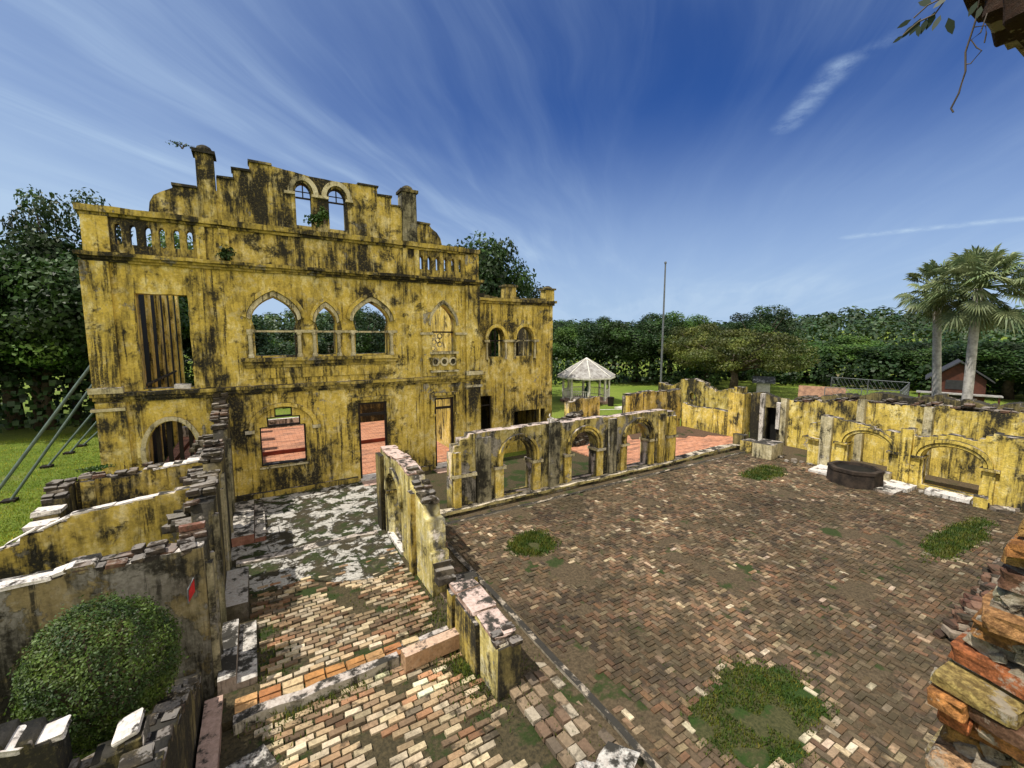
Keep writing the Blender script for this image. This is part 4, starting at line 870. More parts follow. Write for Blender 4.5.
m = MB(); course(m, 'Y', -2, 12.1, 25.0, 25.5, prof(lt), (1, 3), 64, .9); m.build('brickwork', BR_WALL, Lg)
panel('debris_bank', ragged([(-2, 3.3), (1, 3.45), (3.8, 3.3), (4.6, 3.1), (6.0, 3.4), (7.2, 3.15), (8.4, 3.35), (9.3, 3.05), (10.6, 2.8), (12.0, 2.6)], -.3, .11, .12, 66), [], 'Y', 25.52, .9, DRK, Lg)
for yy, z in ((12.0, 2.6), (8.55, 3.0), (6.15, 2.95)): m = MB(); m.box(24.75, 25.02, yy, yy+.3, -.2, z, j=.02); m.build('pilaster', PALE, Lg)
T = thing('broken_wall', 'dark brick wall end with a black doorway and pale plaster post, right of the bright pillar', 'ruined wall', (25.2, 13.2, -.3))
panel('wall', ragged([(12.35, 2.1), (12.7, 2.55), (13.4, 2.75), (14.1, 2.7)], -.3, .06, .15, 65), [jit(rect(12.62, 13.25, -.1, 1.95), .03)], 'Y', 25.05, .45, DRK, T)
m = MB(); m.box(25.6, 26.2, 12.3, 13.6, -.3, 2.2); m.build('doorway_shade_block', VOIDM, T)  # black block added behind the doorway in place of its shade
m = MB(); m.box(24.9, 25.08, 13.3, 13.5, -.2, 2.7, j=.02); m.box(24.9, 25.08, 12.42, 12.62, .8, 2.3, j=.02); m.build('post', WHITE, T)

def slab(name, label, x0, x1, y0, y1, z0, z1, mat, rz=0., cat='stone slab'):
    m = MB(); m.box(x0, x1, y0, y1, z0, z1, rot=Matrix.Rotation(rz, 3, 'Z'), j=.02); return tag(m.build(name, mat), label, cat)
slab('stone_block', 'large squarish pale stone block at the court corner near the black doorway', 21.2, 22.5, 10.9, 11.8, -.05, .72, PALE, .1, 'stone block')
slab('stone_block', 'smaller stained stone stump beside the large pale block at the court corner', 21.6, 22.3, 12.0, 12.6, -.05, .6, YELD, -.1, 'stone block')
slab('stone_slab', 'flat white slab lying to the left of the dark round planter', 20.9, 22.3, 8.35, 9.1, -.05, .10, WHITE, .08)
slab('stone_slab', 'white step slab lying to the right of the dark round planter', 21.2, 22.2, 5.75, 7.0, -.05, .13, WHITE, -.03)
slab('stone_slab', 'dark fronted lower step slab nearest the court, right of the round planter', 20.45, 21.15, 5.9, 6.75, -.05, .08, STEPM, -.06)
slab('stone_slab', 'cracked white slab in the opening of the right hand bright arch', 21.7, 22.3, 4.2, 5.4, .0, .14, WHITE, .05)
slab('stone_block', 'small yellow stone cube at the foot of the right hand bright arch', 21.55, 22.0, 3.75, 4.1, -.05, .36, YELB, .2, 'stone block')
slab('stone_block', 'small pale block on the white step slab just right of the planter', 21.85, 22.3, 6.55, 6.8, .05, .42, PALE, .1, 'stone block')
m = MB(); r = random.Random(77)
for k in range(60):
    x, y = r.uniform(21.6, 22.3), r.choice((r.uniform(3.0, 5.6), r.uniform(9.4, 12.0), r.uniform(11, 12.5))); s = r.uniform(.04, .13)
    m.box(x-s, x+s, y-s, y+s*.8, -.04, s*.9, r.choice(((.5, .45, .38), (.3, .25, .2), (.1, .08, .06))), Matrix.Rotation(r.uniform(0, 3), 3, 'Z'), j=.02)
tag(m.build('rubble_scatter', BR_HALL), 'scattered broken stones along the foot of the bright arches', 'rubble', kind='stuff')
# dark planter
T = thing('stone_planter', 'low blackened octagonal stone planter standing before the left bright arch', 'planter', (20.9, 7.35, 0))
m = MB(); m.lathe(20.9, 7.35, [(.93, -.05), (.92, .1), (.90, .52), (.93, .54), (.93, .66), (.76, .67), (.74, .5)], 8, ph=.3); m.build('basin', BLACKST, T)
m = MB(); m.lathe(20.9, 7.35, [(.745, .52), (.72, .56), (.3, .6), (.02, .6)], 8, ph=.3); m.build('soil', VOIDM, T)
m = MB(); rock(m, 3.95, 3.78, .02, .62, .46, .30, (.5, .5, .5), rnd, Matrix.Rotation(.5, 3, 'Z'), am=1.5); rock(m, 3.6, 3.95, -.02, .3, .3, .2, (.5, .5, .5), rnd, Matrix.Rotation(1.1, 3, 'Z'), am=1.5)
tag(m.build('mossy_rock', STEPM), 'lumpy pale stone beside the court kerb at the bottom edge', 'rock')
slab('stone_block', 'broken concrete lump near the bottom left of the lower brick floor', -.6, -.1, 6.3, 6.75, -.2, -.02, STEPM, .3, 'stone block')

# low brick wall by the tower, with a wedge of shade painted into its bricks
T = thing('broken_wall', 'low ragged brick wall along the right edge of the court, its bricks darkened to stand in for shade', 'ruined wall', (14.5, 2.2, -.1))
m = MB(); r = random.Random(19)
tp = prof([(10.5, .2), (12, .7), (13.5, .95), (17, 1.1), (19.5, .9)])
for q in range(620):
    x = r.uniform(11.5, 19.6); zt = tp(x); z = -.08+r.random()**.8*zt; y = 2.05+r.uniform(-.3, .3)*(1.25-z/max(zt, .3))
    rock(m, x, y, z, r.uniform(.14, .32), r.uniform(.12, .24), r.uniform(.07, .13), r.choice(((.10, .045, .03), (.06, .035, .025), (.14, .07, .045), (.05, .04, .03), (.20, .11, .07), (.30, .24, .18))), r, Matrix.Rotation(r.gauss(0, .5), 3, 'Z') @ Matrix.Rotation(r.gauss(0, .15), 3, 'X'), True)
m.build('brickwork', BR_HALL, T)

# ------------------------------------------------------------------ near rubble wall at the window the view is taken from
Rw = thing('rubble_wall', 'very near broken wall of orange bricks and crumbling white mortar at the right edge', 'ruined wall', (2.3, -.4, -.1))
ORA = [(.82, .44, .12), (.78, .35, .08), (.82, .56, .22), (.60, .26, .08), (.30, .18, .10), (.76, .54, .27), (.84, .70, .46), (.80, .48, .16)]
edge = prof([(3.2, .52), (4.4, .44), (4.6, .42), (4.75, .43), (4.87, .40), (4.97, .40), (5.08, .35), (5.16, .33), (5.25, .31), (5.40, .30), (5.52, .285), (5.60, .24), (5.7, .15), (6, .1), (6.6, .12), (6.8, .25), (6.88, .36), (6.94, .42), (7.0, .48), (7.1, .56), (7.6, .7)])
m = MB(); core = MB(); mm = MB(); r = random.Random(31); z = 3.4; row = 0
while z < 7.5:
    h = .062*r.uniform(.85, 1.2) if 4 < z < 6 else .1
    e = edge(z+h/2)-r.uniform(0, .02); y = e; front = 2.0+r.uniform(-.03, .03)
    while y > -1.0:
        L_ = r.choice((.21, .20, .18, .10))*r.uniform(.9, 1.1)
        if r.random() > .08 or z > 6.5:
            rt = Matrix.Rotation(r.gauss(0, .07), 3, 'Z') @ Matrix.Rotation(r.gauss(0, .05), 3, 'X')
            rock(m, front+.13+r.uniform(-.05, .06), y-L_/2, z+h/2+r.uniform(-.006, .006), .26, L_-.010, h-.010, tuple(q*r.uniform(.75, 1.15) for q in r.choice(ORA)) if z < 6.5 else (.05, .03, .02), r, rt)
        y -= L_
    core.box(front+.085, 2.6, -1.2, e-.035, z-.002, z+h+.002, j=.012)
    if z < 6:
        for q in range(10):
            yy = e-.02-abs(r.gauss(0, .22)); sz = r.uniform(.02, .05); rock(mm, front+.07+r.uniform(-.02, .05), yy, z+r.uniform(0, h), sz*1.3, sz*1.5, sz, (.5, .5, .5), r, Matrix.Rotation(r.uniform(-1, 1), 3, 'X'))
    z += h; row += 1
m.build('bricks', BR_RUB, Rw, fix=False); mm.build('mortar_lumps', MORTAR, Rw, fix=False)
core.box(2.1, 2.6, -1.2, .3, -.1, 3.45); core.build('mortar_core', MORTAR, Rw)
LVINE = leafmat('vine_leaves', (.008, .018, .004), (.014, .026, .006), .05, 3.)
T = thing('hanging_vine', 'thin dark hanging root and leafy twig dangling from the broken brick at the top right', 'vine', (2.05, .5, 7.1))
m = MB(); m.tube([(2.02, .50, 7.08), (2.0, .50, 6.98), (2.0, .515, 6.9), (2.0, .51, 6.84), (2.0, .52, 6.78), (2.0, .535, 6.74), (2.0, .528, 6.725)], .0028, 5)
m.tube([(2.02, .48, 7.0), (2.0, .485, 6.94), (2.0, .505, 6.93), (2.0, .49, 6.9), (2.0, .478, 6.885), (2.0, .50, 6.858), (2.0, .512, 6.862)], .002, 5)
m.tube([(2.0, .50, 6.965), (2.0, .475, 6.955), (2.0, .472, 6.93), (2.0, .474, 6.905)], .002, 5)
m.tube([(2.04, .53, 7.2), (2.0, .555, 7.12), (2.0, .60, 7.06), (2.0, .64, 7.06), (2.0, .68, 7.04)], .003, 5); m.tube([(2.0, .545, 7.15), (2.0, .58, 7.10), (2.0, .62, 7.10), (2.0, .655, 7.08)], .0025, 5)
m.build('stem', BARK, T)
m = MB(); r = random.Random(2)
def leaf(mb, p, d, nrm, L_, w_, c):
    d = d.normalized(); s = d.cross(nrm).normalized(); q = [p, p+d*L_*.35+s*w_*.5, p+d*L_*.7+s*w_*.38, p+d*L_, p+d*L_*.7-s*w_*.38, p+d*L_*.35-s*w_*.5]; mb.face(q, c)
for y, z, dy, dz, L_ in ((.565, 7.03, -.2, -1, .055), (.585, 7.05, .3, -1, .05), (.60, 7.07, .5, -1, .05), (.62, 7.06, .3, -1, .045), (.635, 7.07, .7, -1, .05), (.65, 7.06, 1, -.8, .045), (.66, 7.08, 1, -.2, .04), (.61, 7.10, .8, .6, .05), (.585, 7.12, .6, .9, .05), (.64, 7.05, -.1, -1, .04), (.57, 7.1, .6, -.5, .045), (.68, 7.04, 1, -.4, .03), (.49, 7.02, .2, -1, .035), (.50, 7.04, .5, -1, .04)):
    leaf(m, Vector((2.0, y, z)), Vector((r.uniform(-.3, .3), dy, dz)), Vector((1, r.uniform(-.3, .3), .2)), L_, L_*.42, (.5, .5, .5))
m.build('leaves', LVINE, T, fix=False)

# ------------------------------------------------------------------ steel props by the left wall
for i, (y, f_, zt, w_) in enumerate((
        (20.0, -8.2, 5.73, 'nearest slanting steel prop, running out of the picture at the left'), (23.6, -8.36, 6.2, 'second slanting steel prop from the front with its black foot on the lawn'),
        (29.0, -8.9, 5.95, 'third slanting steel prop from the front at the left'), (31.8, -8.86, 5.7, 'fourth slanting steel prop from the front at the left'), (33.6, -8.8, 4.4, 'farthest and shortest slanting steel prop at the left'))):
    top = Vector((-4.5, y, zt-.3)); foot = Vector((f_, y, -.35))
    t = thing('steel_prop', w_, 'steel prop', foot, 'steel props bracing the side wall')
    m = MB(); m.tube([foot, top], .05, 10); m.build('tube', STEEL, t); m = MB(); m.box(foot.x-.2, foot.x+.2, foot.y-.2, foot.y+.2, -.36, -.25); m.build('foot', WOOD, t)

# ------------------------------------------------------------------ things beyond the ruin
def pol(b, d, z=0): return Vector((math.sin(R(b))*d, math.cos(R(b))*d, z))
G0 = pol(41.0, 42, -.35); gz_ = thing('gazebo', 'white octagonal gazebo with pale shingled roof on the lawn beyond the ruin', 'gazebo', G0)
m = MB(); m.lathe(G0.x, G0.y, [(2.5, -.34), (2.5, -.1), (2.45, -.08)], 8, ph=.2); m.build('base', PINK, gz_)
m = MB(); m.lathe(G0.x, G0.y, [(2.75, 2.05), (2.78, 2.15), (2.75, 2.2), (1.4, 3.05), (.05, 3.85)], 8, ph=.2); rf = m.build('roof', SHING, gz_)
m = MB()
for k in range(8):
    a = .2+k*math.pi/4; m.tube([(G0.x+2.78*math.cos(a), G0.y+2.78*math.sin(a), 2.24), (G0.x+1.4*math.cos(a), G0.y+1.4*math.sin(a), 3.08), (G0.x, G0.y, 3.9)], .05, 5)
m.lathe(G0.x, G0.y, [(2.8, 2.0), (2.82, 2.12), (2.8, 2.13)], 8, ph=.2); m.build('roof_trim', WHITEP, rf)
for k in range(8):
    a = .2+k*math.pi/4; x, y = G0.x+2.2*math.cos(a), G0.y+2.2*math.sin(a); m = MB(); m.box(x-.08, x+.08, y-.08, y+.08, -.1, 2.1); m.build('post', WHITEP, gz_)
    if k == 5: continue
    a2 = a+math.pi/4; x2, y2 = G0.x+2.2*math.cos(a2), G0.y+2.2*math.sin(a2); m = MB()
    for z in (.15, .85): m.tube([(x, y, z), (x2, y2, z)], .05, 4)
    for q in range(1, 10): xx, yy = x+(x2-x)*q/10, y+(y2-y)*q/10; m.tube([(xx, yy, .15), (xx, yy, .85)], .025, 4, cap=False)
    m.build('railing', WHITEP, gz_)
p = G0+Vector((-.6, -.9, .27)); m = MB(); m.lathe(p.x, p.y, [(.35, -.06), (.28, .6), (.3, 1.0), (.12, 1.3), (.16, 1.45), (.1, 1.62), (.02, 1.66)], 10)
tag(m.build('covered_figure', CLOTH), 'dark green upright covered object standing inside the gazebo', 'covered object')
p = pol(42.4, 39.5, -.35)
for s_, lb in ((0, 'small dark bin beside the gazebo, nearer the railing'), (1.2, 'small dark bin at the right foot of the gazebo')):
    m = MB(); m.lathe(p.x+s_*.9, p.y-s_*.6, [(.26, -.35), (.3, .4), (.32, .45), (.1, .5)], 10); tag(m.build('litter_bin', WOOD), lb, 'bin')
p = pol(50.4, 50.5, -.35); t = thing('flagpole', 'tall bare grey flagpole rising against the sky', 'flagpole', p)
m = MB(); m.tube([p, p+Vector((0, 0, 7)), p+Vector((0, 0, 14.2))], [.125, .105, .08], 10); m.build('pole', GALV, t)
m = MB(); m.lathe(p.x, p.y, [(.12, 13.8), (.14, 13.9), (.12, 14.0), (.02, 14.05)], 10); m.build('finial', GALV, t)
# low white rail behind the stump wall
def fence(label, pts, h, mat, rails, dp=1.6, mesh=False):
    t = thing('fence', label, 'fence', pts[0])
    for a, b in zip(pts, pts[1:]):
        d = (b-a).length; n_ = max(1, int(d/dp))
        for k in range(n_+1): q = a.lerp(b, k/n_); m = MB(); m.tube([q, q+Vector((0, 0, h))], .035, 6); m.build('post', mat, t)
        m = MB()
        for z in rails: m.tube([a+Vector((0, 0, z)), b+Vector((0, 0, z))], .028, 5)
        m.build('rail', mat, t)
        if mesh:
            m = MB(); n2 = int(d/.35)
            for k in range(n2): q = a.lerp(b, k/n2); q2 = a.lerp(b, min(1, (k+3)/n2)); m.tube([q, q2+Vector((0, 0, h))], .01, 3, cap=False); m.tube([q2, q+Vector((0, 0, h))], .01, 3, cap=False)
            m.build('wire_mesh', mat, t)
fence('low white rail on the grass in front of the gazebo', [pol(39, 31, -.35), pol(50, 33, -.35)], 1.0, WHITEP, (1.0,), 5)
fence('pale wire mesh fence enclosing a plot behind the long yellow wall', [pol(67.5, 46, -.35), pol(73.6, 47, -.35), pol(74.2, 56, -.35), pol(68, 58, -.35)], 1.9, GALV, (1.9, .1), 2.2, True)
def shed(name, label, b, d, w_, dp, h, rh, yaw, wall, roof, door=False, storeys=1):
    c = pol(b, d, -.35); t = thing(name, label, 'building', c); t.rotation_euler.z = yaw
    m = MB(); m.box(-w_/2, w_/2, -dp/2, dp/2, 0, h); m.poly([(-w_/2, -dp/2, h), (-w_/2, dp/2, h), (-w_/2, 0, h+rh*.95), (w_/2, -dp/2, h), (w_/2, dp/2, h), (w_/2, 0, h+rh*.95)], [(0, 1, 2), (3, 4, 5)]); m.build('wall', wall, t, local=True)
    m = MB(); o = .45
    for s_ in (-1, 1): m.poly([(-w_/2-o, s_*(dp/2+o), h-.2), (w_/2+o, s_*(dp/2+o), h-.2), (w_/2+o, 0, h+rh), (-w_/2-o, 0, h+rh), (-w_/2-o, s_*(dp/2+o), h-.08), (w_/2+o, s_*(dp/2+o), h-.08), (w_/2+o, 0, h+rh+.12), (-w_/2-o, 0, h+rh+.12)], [(0, 1, 2, 3), (4, 5, 6, 7), (0, 1, 5, 4), (1, 2, 6, 5), (0, 3, 7, 4)])
    m.build('roof', roof, t, local=True); return t
shed('shed', 'low hut with a rusty orange pitched roof on the grass behind the yellow wall', 67.2, 47, 2.5, 2.0, .8, .95, R(-66), WHITEP, ORROOF)
t = shed('cabin', 'dark red wooden cabin with gabled roof and porch standing behind the two palms', 77.4, 56, 4.2, 3.3, 2.6, 1.5, R(15), BRICKP, ROOFD)
m = MB(); m.box(-3.1, -2.1, -2.6, 2.6, 1.3, 1.40); m.build('porch_roof', SHING, t, local=True)
m = MB()
for y in (-2.4, -.8, .8, 2.4): m.box(-3.0, -2.9, y-.06, y+.06, 0, 1.3)
m.build('porch_post', BRICKP, t, local=True)
m = MB(); m.box(-2.16, -2.10, -.8, .8, 1.7, 2.5); m.build('window', HATCH, t, local=True)
m = MB(); m.box(-2.16, -2.10, -.4, .4, 0, 1.25); m.build('door', HATCH, t, local=True)
shed('shed', 'small white walled shed at the edge of the lawn right of the bright pillar', 61.7, 56, 1.3, 1.4, 1.3, .4, R(-60), WHITEP, GALV)
for b, d, w_, lb in ((64.2, 44, 1.3, 'flat pale concrete pad on the lawn left of the orange roofed hut'), (72.0, 38, 1.6, 'flat pale concrete slab on the grass right of the orange roofed hut')):
    c = pol(b, d, -.3); m = MB(); m.box(c.x-w_, c.x+w_, c.y-w_, c.y+w_, -.34, .05, rot=Matrix.Rotation(.7, 3, 'Z')); tag(m.build('concrete_pad', WHITE), lb, 'concrete pad')
c = pol(46.3, 38.5, -.3); m = MB(); m.box(c.x-.9, c.x+.9, c.y-.6, c.y+.6, -.34, -.2); tag(m.build('concrete_pad', WHITE), 'small pale pad on the grass right of the gazebo', 'concrete pad')

# ------------------------------------------------------------------ foliage
def leafcloud(mb, lobes, n, size, r, flat=.0, shell=.55):
    tot = sum(l[1][0]*l[1][1]+l[1][2]*l[1][0] for l in lobes)
    for c, rad, tone in lobes:
        k = int(n*(rad[0]*rad[1]+rad[2]*rad[0])/tot)
        for _ in range(k):
            u = r.uniform(-1, 1); a = r.uniform(0, 2*math.pi); s = math.sqrt(1-u*u); d = Vector((s*math.cos(a), s*math.sin(a), u)); q = r.uniform(shell, 1.08)
            p = Vector((c[0]+d.x*rad[0]*q, c[1]+d.y*rad[1]*q, c[2]+d.z*rad[2]*q))
            nn = (d+Vector((r.gauss(0, .6), r.gauss(0, .6), r.gauss(0, .6)+.3))).normalized(); t_ = nn.orthogonal().normalized(); t_ = Matrix.Rotation(r.uniform(0, 6.3), 3, nn) @ t_; b_ = nn.cross(t_)
            z = size*r.uniform(.55, 1.3); tn = tone*r.uniform(.72, 1.28); tn2 = tn*r.uniform(.9, 1.1)
            mb.face([p-t_*z-b_*z*.35, p+t_*z*.1-b_*z*.6, p+t_*z+b_*z*.1, p+b_*z*.55], (tn*.5, tn2*.5, tn*.5))
def crown(seed, rx, rz, zc, n=5200, size=.26, lob=20, spread=.8, mat=LF_MID, flat=False):
    r = random.Random(seed); L_ = [((0, 0, zc), (rx*.55, rx*.55, rz*.6), .8)]
    for k in range(lob):
        a = r.uniform(0, 6.3); u = r.uniform(-.75, 1); s = math.sqrt(max(0, 1-u*u)); d = spread*r.uniform(.65, 1.05)
        q = r.uniform(.20, .38) if not flat else r.uniform(.10, .20); L_.append(((math.cos(a)*s*rx*d, math.sin(a)*s*rx*d, zc+u*rz*d), (rx*q, rx*q, rz*q*(1.3 if flat else .85)), r.uniform(.5, 1.5)))
    m = MB(); leafcloud(m, L_, n, size, r, shell=.55); return m.mesh('crown', mat), L_
def trunkmesh(h, r0, L_, seed, n=9):
    r = random.Random(seed); m = MB(); m.tube([(0, 0, -.3), (.1, 0, h*.35), (-.1, .1, h*.7), (0, 0, h)], [r0*1.3, r0, r0*.75, r0*.35], 9)
    for k in range(n):
        c = r.choice(L_)[0]; z = h*r.uniform(.45, .8); m.tube([(0, 0, z), (c[0]*.45, c[1]*.45, z+(c[2]-z)*.55), (c[0]*.9, c[1]*.9, c[2])], [r0*.4, r0*.25, r0*.08], 6)
    return m.mesh('trunk', BARK, smooth=True)
TPL = {}
for key, args in {'round': (11, 4.2, 4.2, 7.2, 15000, .15, 30, .8, LF_MID), 'tall': (12, 3.4, 5.4, 8.4, 15000, .15, 32, .8, LF_DARK), 'wide': (13, 5.6, 3.4, 6.6, 15000, .16, 32, .85, LF_MID), 'dark': (14, 4.6, 4.6, 7.0, 16000, .15, 34, .8, LF_DARK),
                  'olive': (15, 7.8, 2.6, 4.7, 26000, .13, 85, .98, LF_OLIVE, True), 'airy': (16, 4.2, 4.6, 9.0, 9000, .15, 20, .95, LF_DARK)}.items():
    me, L_ = crown(*args); TPL[key] = (me, trunkmesh(args[3], .32 if key != 'olive' else .4, L_, args[0], 9 if key != 'olive' else 20))
def tree(kind, b, d, s, label, sz=None, z=None, group='trees around the ruin'):
    p = pol(b, d); p.z = gz(p.x, p.y)-.0 if z is None else z
    t = thing('tree', label, 'tree', p, group); t.rotation_euler.z = (b*7.3+d) % 6.28; t.scale = (s, s, sz or s)
    for nm, me in zip(('crown', 'trunk'), TPL[kind]): link(nm, me, t, local=True)
    return t
# left, behind and beside the facade
TL = [('airy', -14.8, 45, .85, 1.28, 'tall open crowned tree topping out just left of the facade corner'), ('dark', -18.5, 45, 1.3, 1.12, 'large dark tree at the left edge of the picture'),
      ('dark', -13.2, 42, 1.15, 1.22, 'dark dense tree filling the gap between left edge and facade'), ('wide', -16.5, 43, .9, .85, 'lower broad tree overhanging the lawn at the left'),
      ('dark', -21, 47, 1.3, 1.05, 'dark tree half out of the picture at the left'), ('tall', -10.5, 46, 1.2, 1.02, 'dark tree standing behind the facade\'s left corner'),
      ('round', -12, 43, .8, .7, 'small mid green tree low beside the facade\'s left edge'), ('dark', -17, 44, 1.2, .85, 'shadowy tree at the back of the left lawn'),
      ('round', -7.0, 50, 1.2, 1.32, 'tree seen through the tall rectangular upper window'), ('dark', -3.6, 55, 1.1, .95, 'tree seen behind the posts of the tall rectangular window'),
      ('round', 1.0, 58, 1.0, 0.53, 'bright leaved tree seen through the left pointed window'), ('dark', 4.2, 50, 1.0, 0.55, 'dark tree seen between the left and middle pointed windows'), ('airy', 8.0, 44, .9, 0.60, 'dark tree seen through the narrow middle pointed window'),
      ('airy', 11.0, 46, .75, .72, 'leafy branch crown seen in the left half of the right pointed window'), ('dark', 13.8, 62, 1.1, 0.46, 'tree line tree seen low in the right pointed window'), ('dark', 18, 60, 1.1, .7, 'tree seen behind the facade right of the pointed windows'),
      ('dark', 26.3, 38, 1.12, 1.36, 'large spreading dark tree rising behind the right end of the facade'), ('airy', 30.2, 42, .8, .93, 'smaller tree to the right of the large one, above the wing roof'), ('dark', 24, 46, 1.2, .85, 'dark tree mass behind the right balustrade of the facade')]
for k, b, d, s, sz, lb in TL: tree(k, b, d, s, lb, sz, -.35)
# right, behind the gazebo and along the lawn
TR = [('dark', 37.0, 74, 1.15, .82, 'dark tree immediately right of the wing, behind the lawn'), ('round', 38.6, 66, 1.0, .66, 'mid green tree left of the gazebo roof'), ('dark', 40.4, 68, 1.1, .74, 'dark tree directly behind the gazebo roof'),
      ('tall', 42.4, 64, 1.1, .68, 'tall dark tree peeking above the gazebo'), ('dark', 44.6, 60, 1.1, .78, 'broad black green tree right of the gazebo'), ('dark', 47.2, 62, 1.2, .80, 'dark tree left of the flagpole'),
      ('tall', 49.2, 66, 1.2, .72, 'dark tree straight behind the flagpole'), ('round', 51.4, 74, 1.2, .86, 'tree on the rise right of the flagpole'), ('round', 54.4, 80, 1.2, .84, 'pale crowned tree behind the wide olive tree, left part'),
      ('dark', 57.2, 84, 1.2, .78, 'dark tree behind the wide olive tree, middle part'), ('airy', 60.9, 70, 1.1, .82, 'high rounded tree sticking out above the wide olive tree'), ('round', 64.5, 72, 1.1, 0.49, 'green tree right behind the wide olive tree\'s end'),
      ('wide', 67.0, 76, 1.2, 0.58, 'broad green tree behind the orange roofed hut'), ('round', 69.4, 80, 1.2, 0.55, 'tree beyond the wire mesh fence, left'), ('wide', 71.6, 76, 1.2, 0.55, 'tree beyond the wire mesh fence, right'), ('dark', 73.8, 72, 1.1, 0.49, 'dark tree left of the first palm'),
      ('dark', 76.0, 74, 1.2, 0.53, 'dark tree behind the palms and cabin'), ('wide', 78.2, 70, 1.1, 0.53, 'broad tree behind the cabin at the right'), ('dark', 80.6, 66, 1.2, 0.55, 'dark tree at the right edge of the picture behind the palms'), ('round', 83.5, 70, 1.2, 0.59, 'tree just beyond the right edge of the picture')]
for k, b, d, s, sz, lb in TR: tree(k, b, d, s, lb, sz, -.35)
tree('olive', 58.6, 55, 1.0, 'wide low olive green umbrella shaped tree in the middle distance', .95, -.35)
tree('olive', 55.6, 60, .8, 'left neighbour of the wide olive green tree, partly hidden by the flagpole', 1.05, -.35)

# far wooded hills, too many crowns to count
def forest(name, b0, b1, rows, size, mat, seed, label):
    r = random.Random(seed); m = MB()
    for d, step, hh in rows:
        b = b0
        while b < b1:
            bb = b+r.uniform(-.3, .3); dd = d*r.uniform(.95, 1.05); p = pol(bb, dd); p.z = gz(p.x, p.y); R0 = hh*r.uniform(.42, .62); H_ = hh*r.uniform(.75, 1.1); tn = r.uniform(.6, 1.35)
            for c in range(int(420 if d <= 50 else 260 if d < 90 else 190)):
                u = r.uniform(-.85, 1); a = r.uniform(0, 6.3); s = math.sqrt(1-u*u); q = Vector((s*math.cos(a)*R0, s*math.sin(a)*R0, H_*.5+u*H_*.5))*r.uniform(.85, 1.05); nn = (q-Vector((0, 0, H_*.5))+Vector((r.gauss(0, 1.5), r.gauss(0, 1.5), r.gauss(0, 1.5)+2))).normalized()
                t_ = nn.orthogonal().normalized(); b_ = nn.cross(t_); z = size*dd*r.uniform(.7, 1.4); o = p+q; k = tn*r.uniform(.7, 1.3)*.5
                m.face([o-t_*z, o-b_*z, o+t_*z, o+b_*z], (k, k, k))
            b += step*math.degrees(R0*1.5/dd)
    o = m.build(name, mat, fix=False); return tag(o, label, 'forest', kind='stuff')
forest('hillside_forest', -30, 95, ((100, 1, 8), (120, 1, 9), (145, 1, 9), (175, 1, 10), (210, 1.1, 10), (250, 1.1, 11), (300, 1.2, 12), (350, 1.3, 12)), .0027, LF_HILL, 5, 'dense dark green forest covering the far hills')
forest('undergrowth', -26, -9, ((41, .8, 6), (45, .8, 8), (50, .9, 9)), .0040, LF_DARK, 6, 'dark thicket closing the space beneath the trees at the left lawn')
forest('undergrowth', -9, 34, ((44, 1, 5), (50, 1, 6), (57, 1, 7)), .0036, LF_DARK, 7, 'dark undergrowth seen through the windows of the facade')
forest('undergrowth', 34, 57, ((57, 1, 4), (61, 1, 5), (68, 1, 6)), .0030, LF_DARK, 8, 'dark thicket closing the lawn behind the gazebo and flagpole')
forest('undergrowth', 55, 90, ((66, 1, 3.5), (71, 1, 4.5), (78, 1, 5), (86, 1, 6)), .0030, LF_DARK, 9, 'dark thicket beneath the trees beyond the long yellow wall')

# clipped bush
bc = Vector((-1.93, 7.2, 1.66)); B_ = thing('round_bush', 'dense dark green clipped round bush in the lower left courtyard', 'bush', (bc.x, bc.y, -.3))
r = random.Random(91); m = MB()
for _ in range(26000):
    u = r.uniform(-1, 1); a = r.uniform(0, 2*math.pi); s = math.sqrt(1-u*u); d = Vector((s*math.cos(a), s*math.sin(a), u)); k = 1+.10*noise.noise(d*2.6)+.06*noise.noise(d*7); q = r.uniform(.86, 1.015)*k
    if r.random() < .06: q *= r.uniform(1.0, 1.10)
    p = bc+Vector((d.x*.80*q, d.y*.80*q, d.z*.89*q)); nn = (d*.8+Vector((r.gauss(0, .5), r.gauss(0, .5), r.gauss(0, .5)+.25))).normalized(); t_ = Matrix.Rotation(r.uniform(0, 6.3), 3, nn) @ nn.orthogonal().normalized(); b_ = nn.cross(t_); z = r.uniform(.014, .028); tn = r.uniform(.6, 1.45)*.5
    m.face([p-t_*z, p-b_*z*.5, p+t_*z, p+b_*z*.5], (tn, tn*r.uniform(.9, 1.15), tn*.8))
m.build('leaves', LF_BUSH, B_, fix=False)
m = MB(); m.tube([(bc.x, bc.y, -.3), (bc.x, bc.y, 1.2)], [.12, .09], 8)
for k in range(9): a = k*.7; m.tube([(bc.x, bc.y, .5), (bc.x+math.cos(a)*.4, bc.y+math.sin(a)*.4, 1.5), (bc.x+math.cos(a)*.6, bc.y+math.sin(a)*.6, 1.9)], [.04, .03, .01], 5)
m.build('stem', BARK, B_)

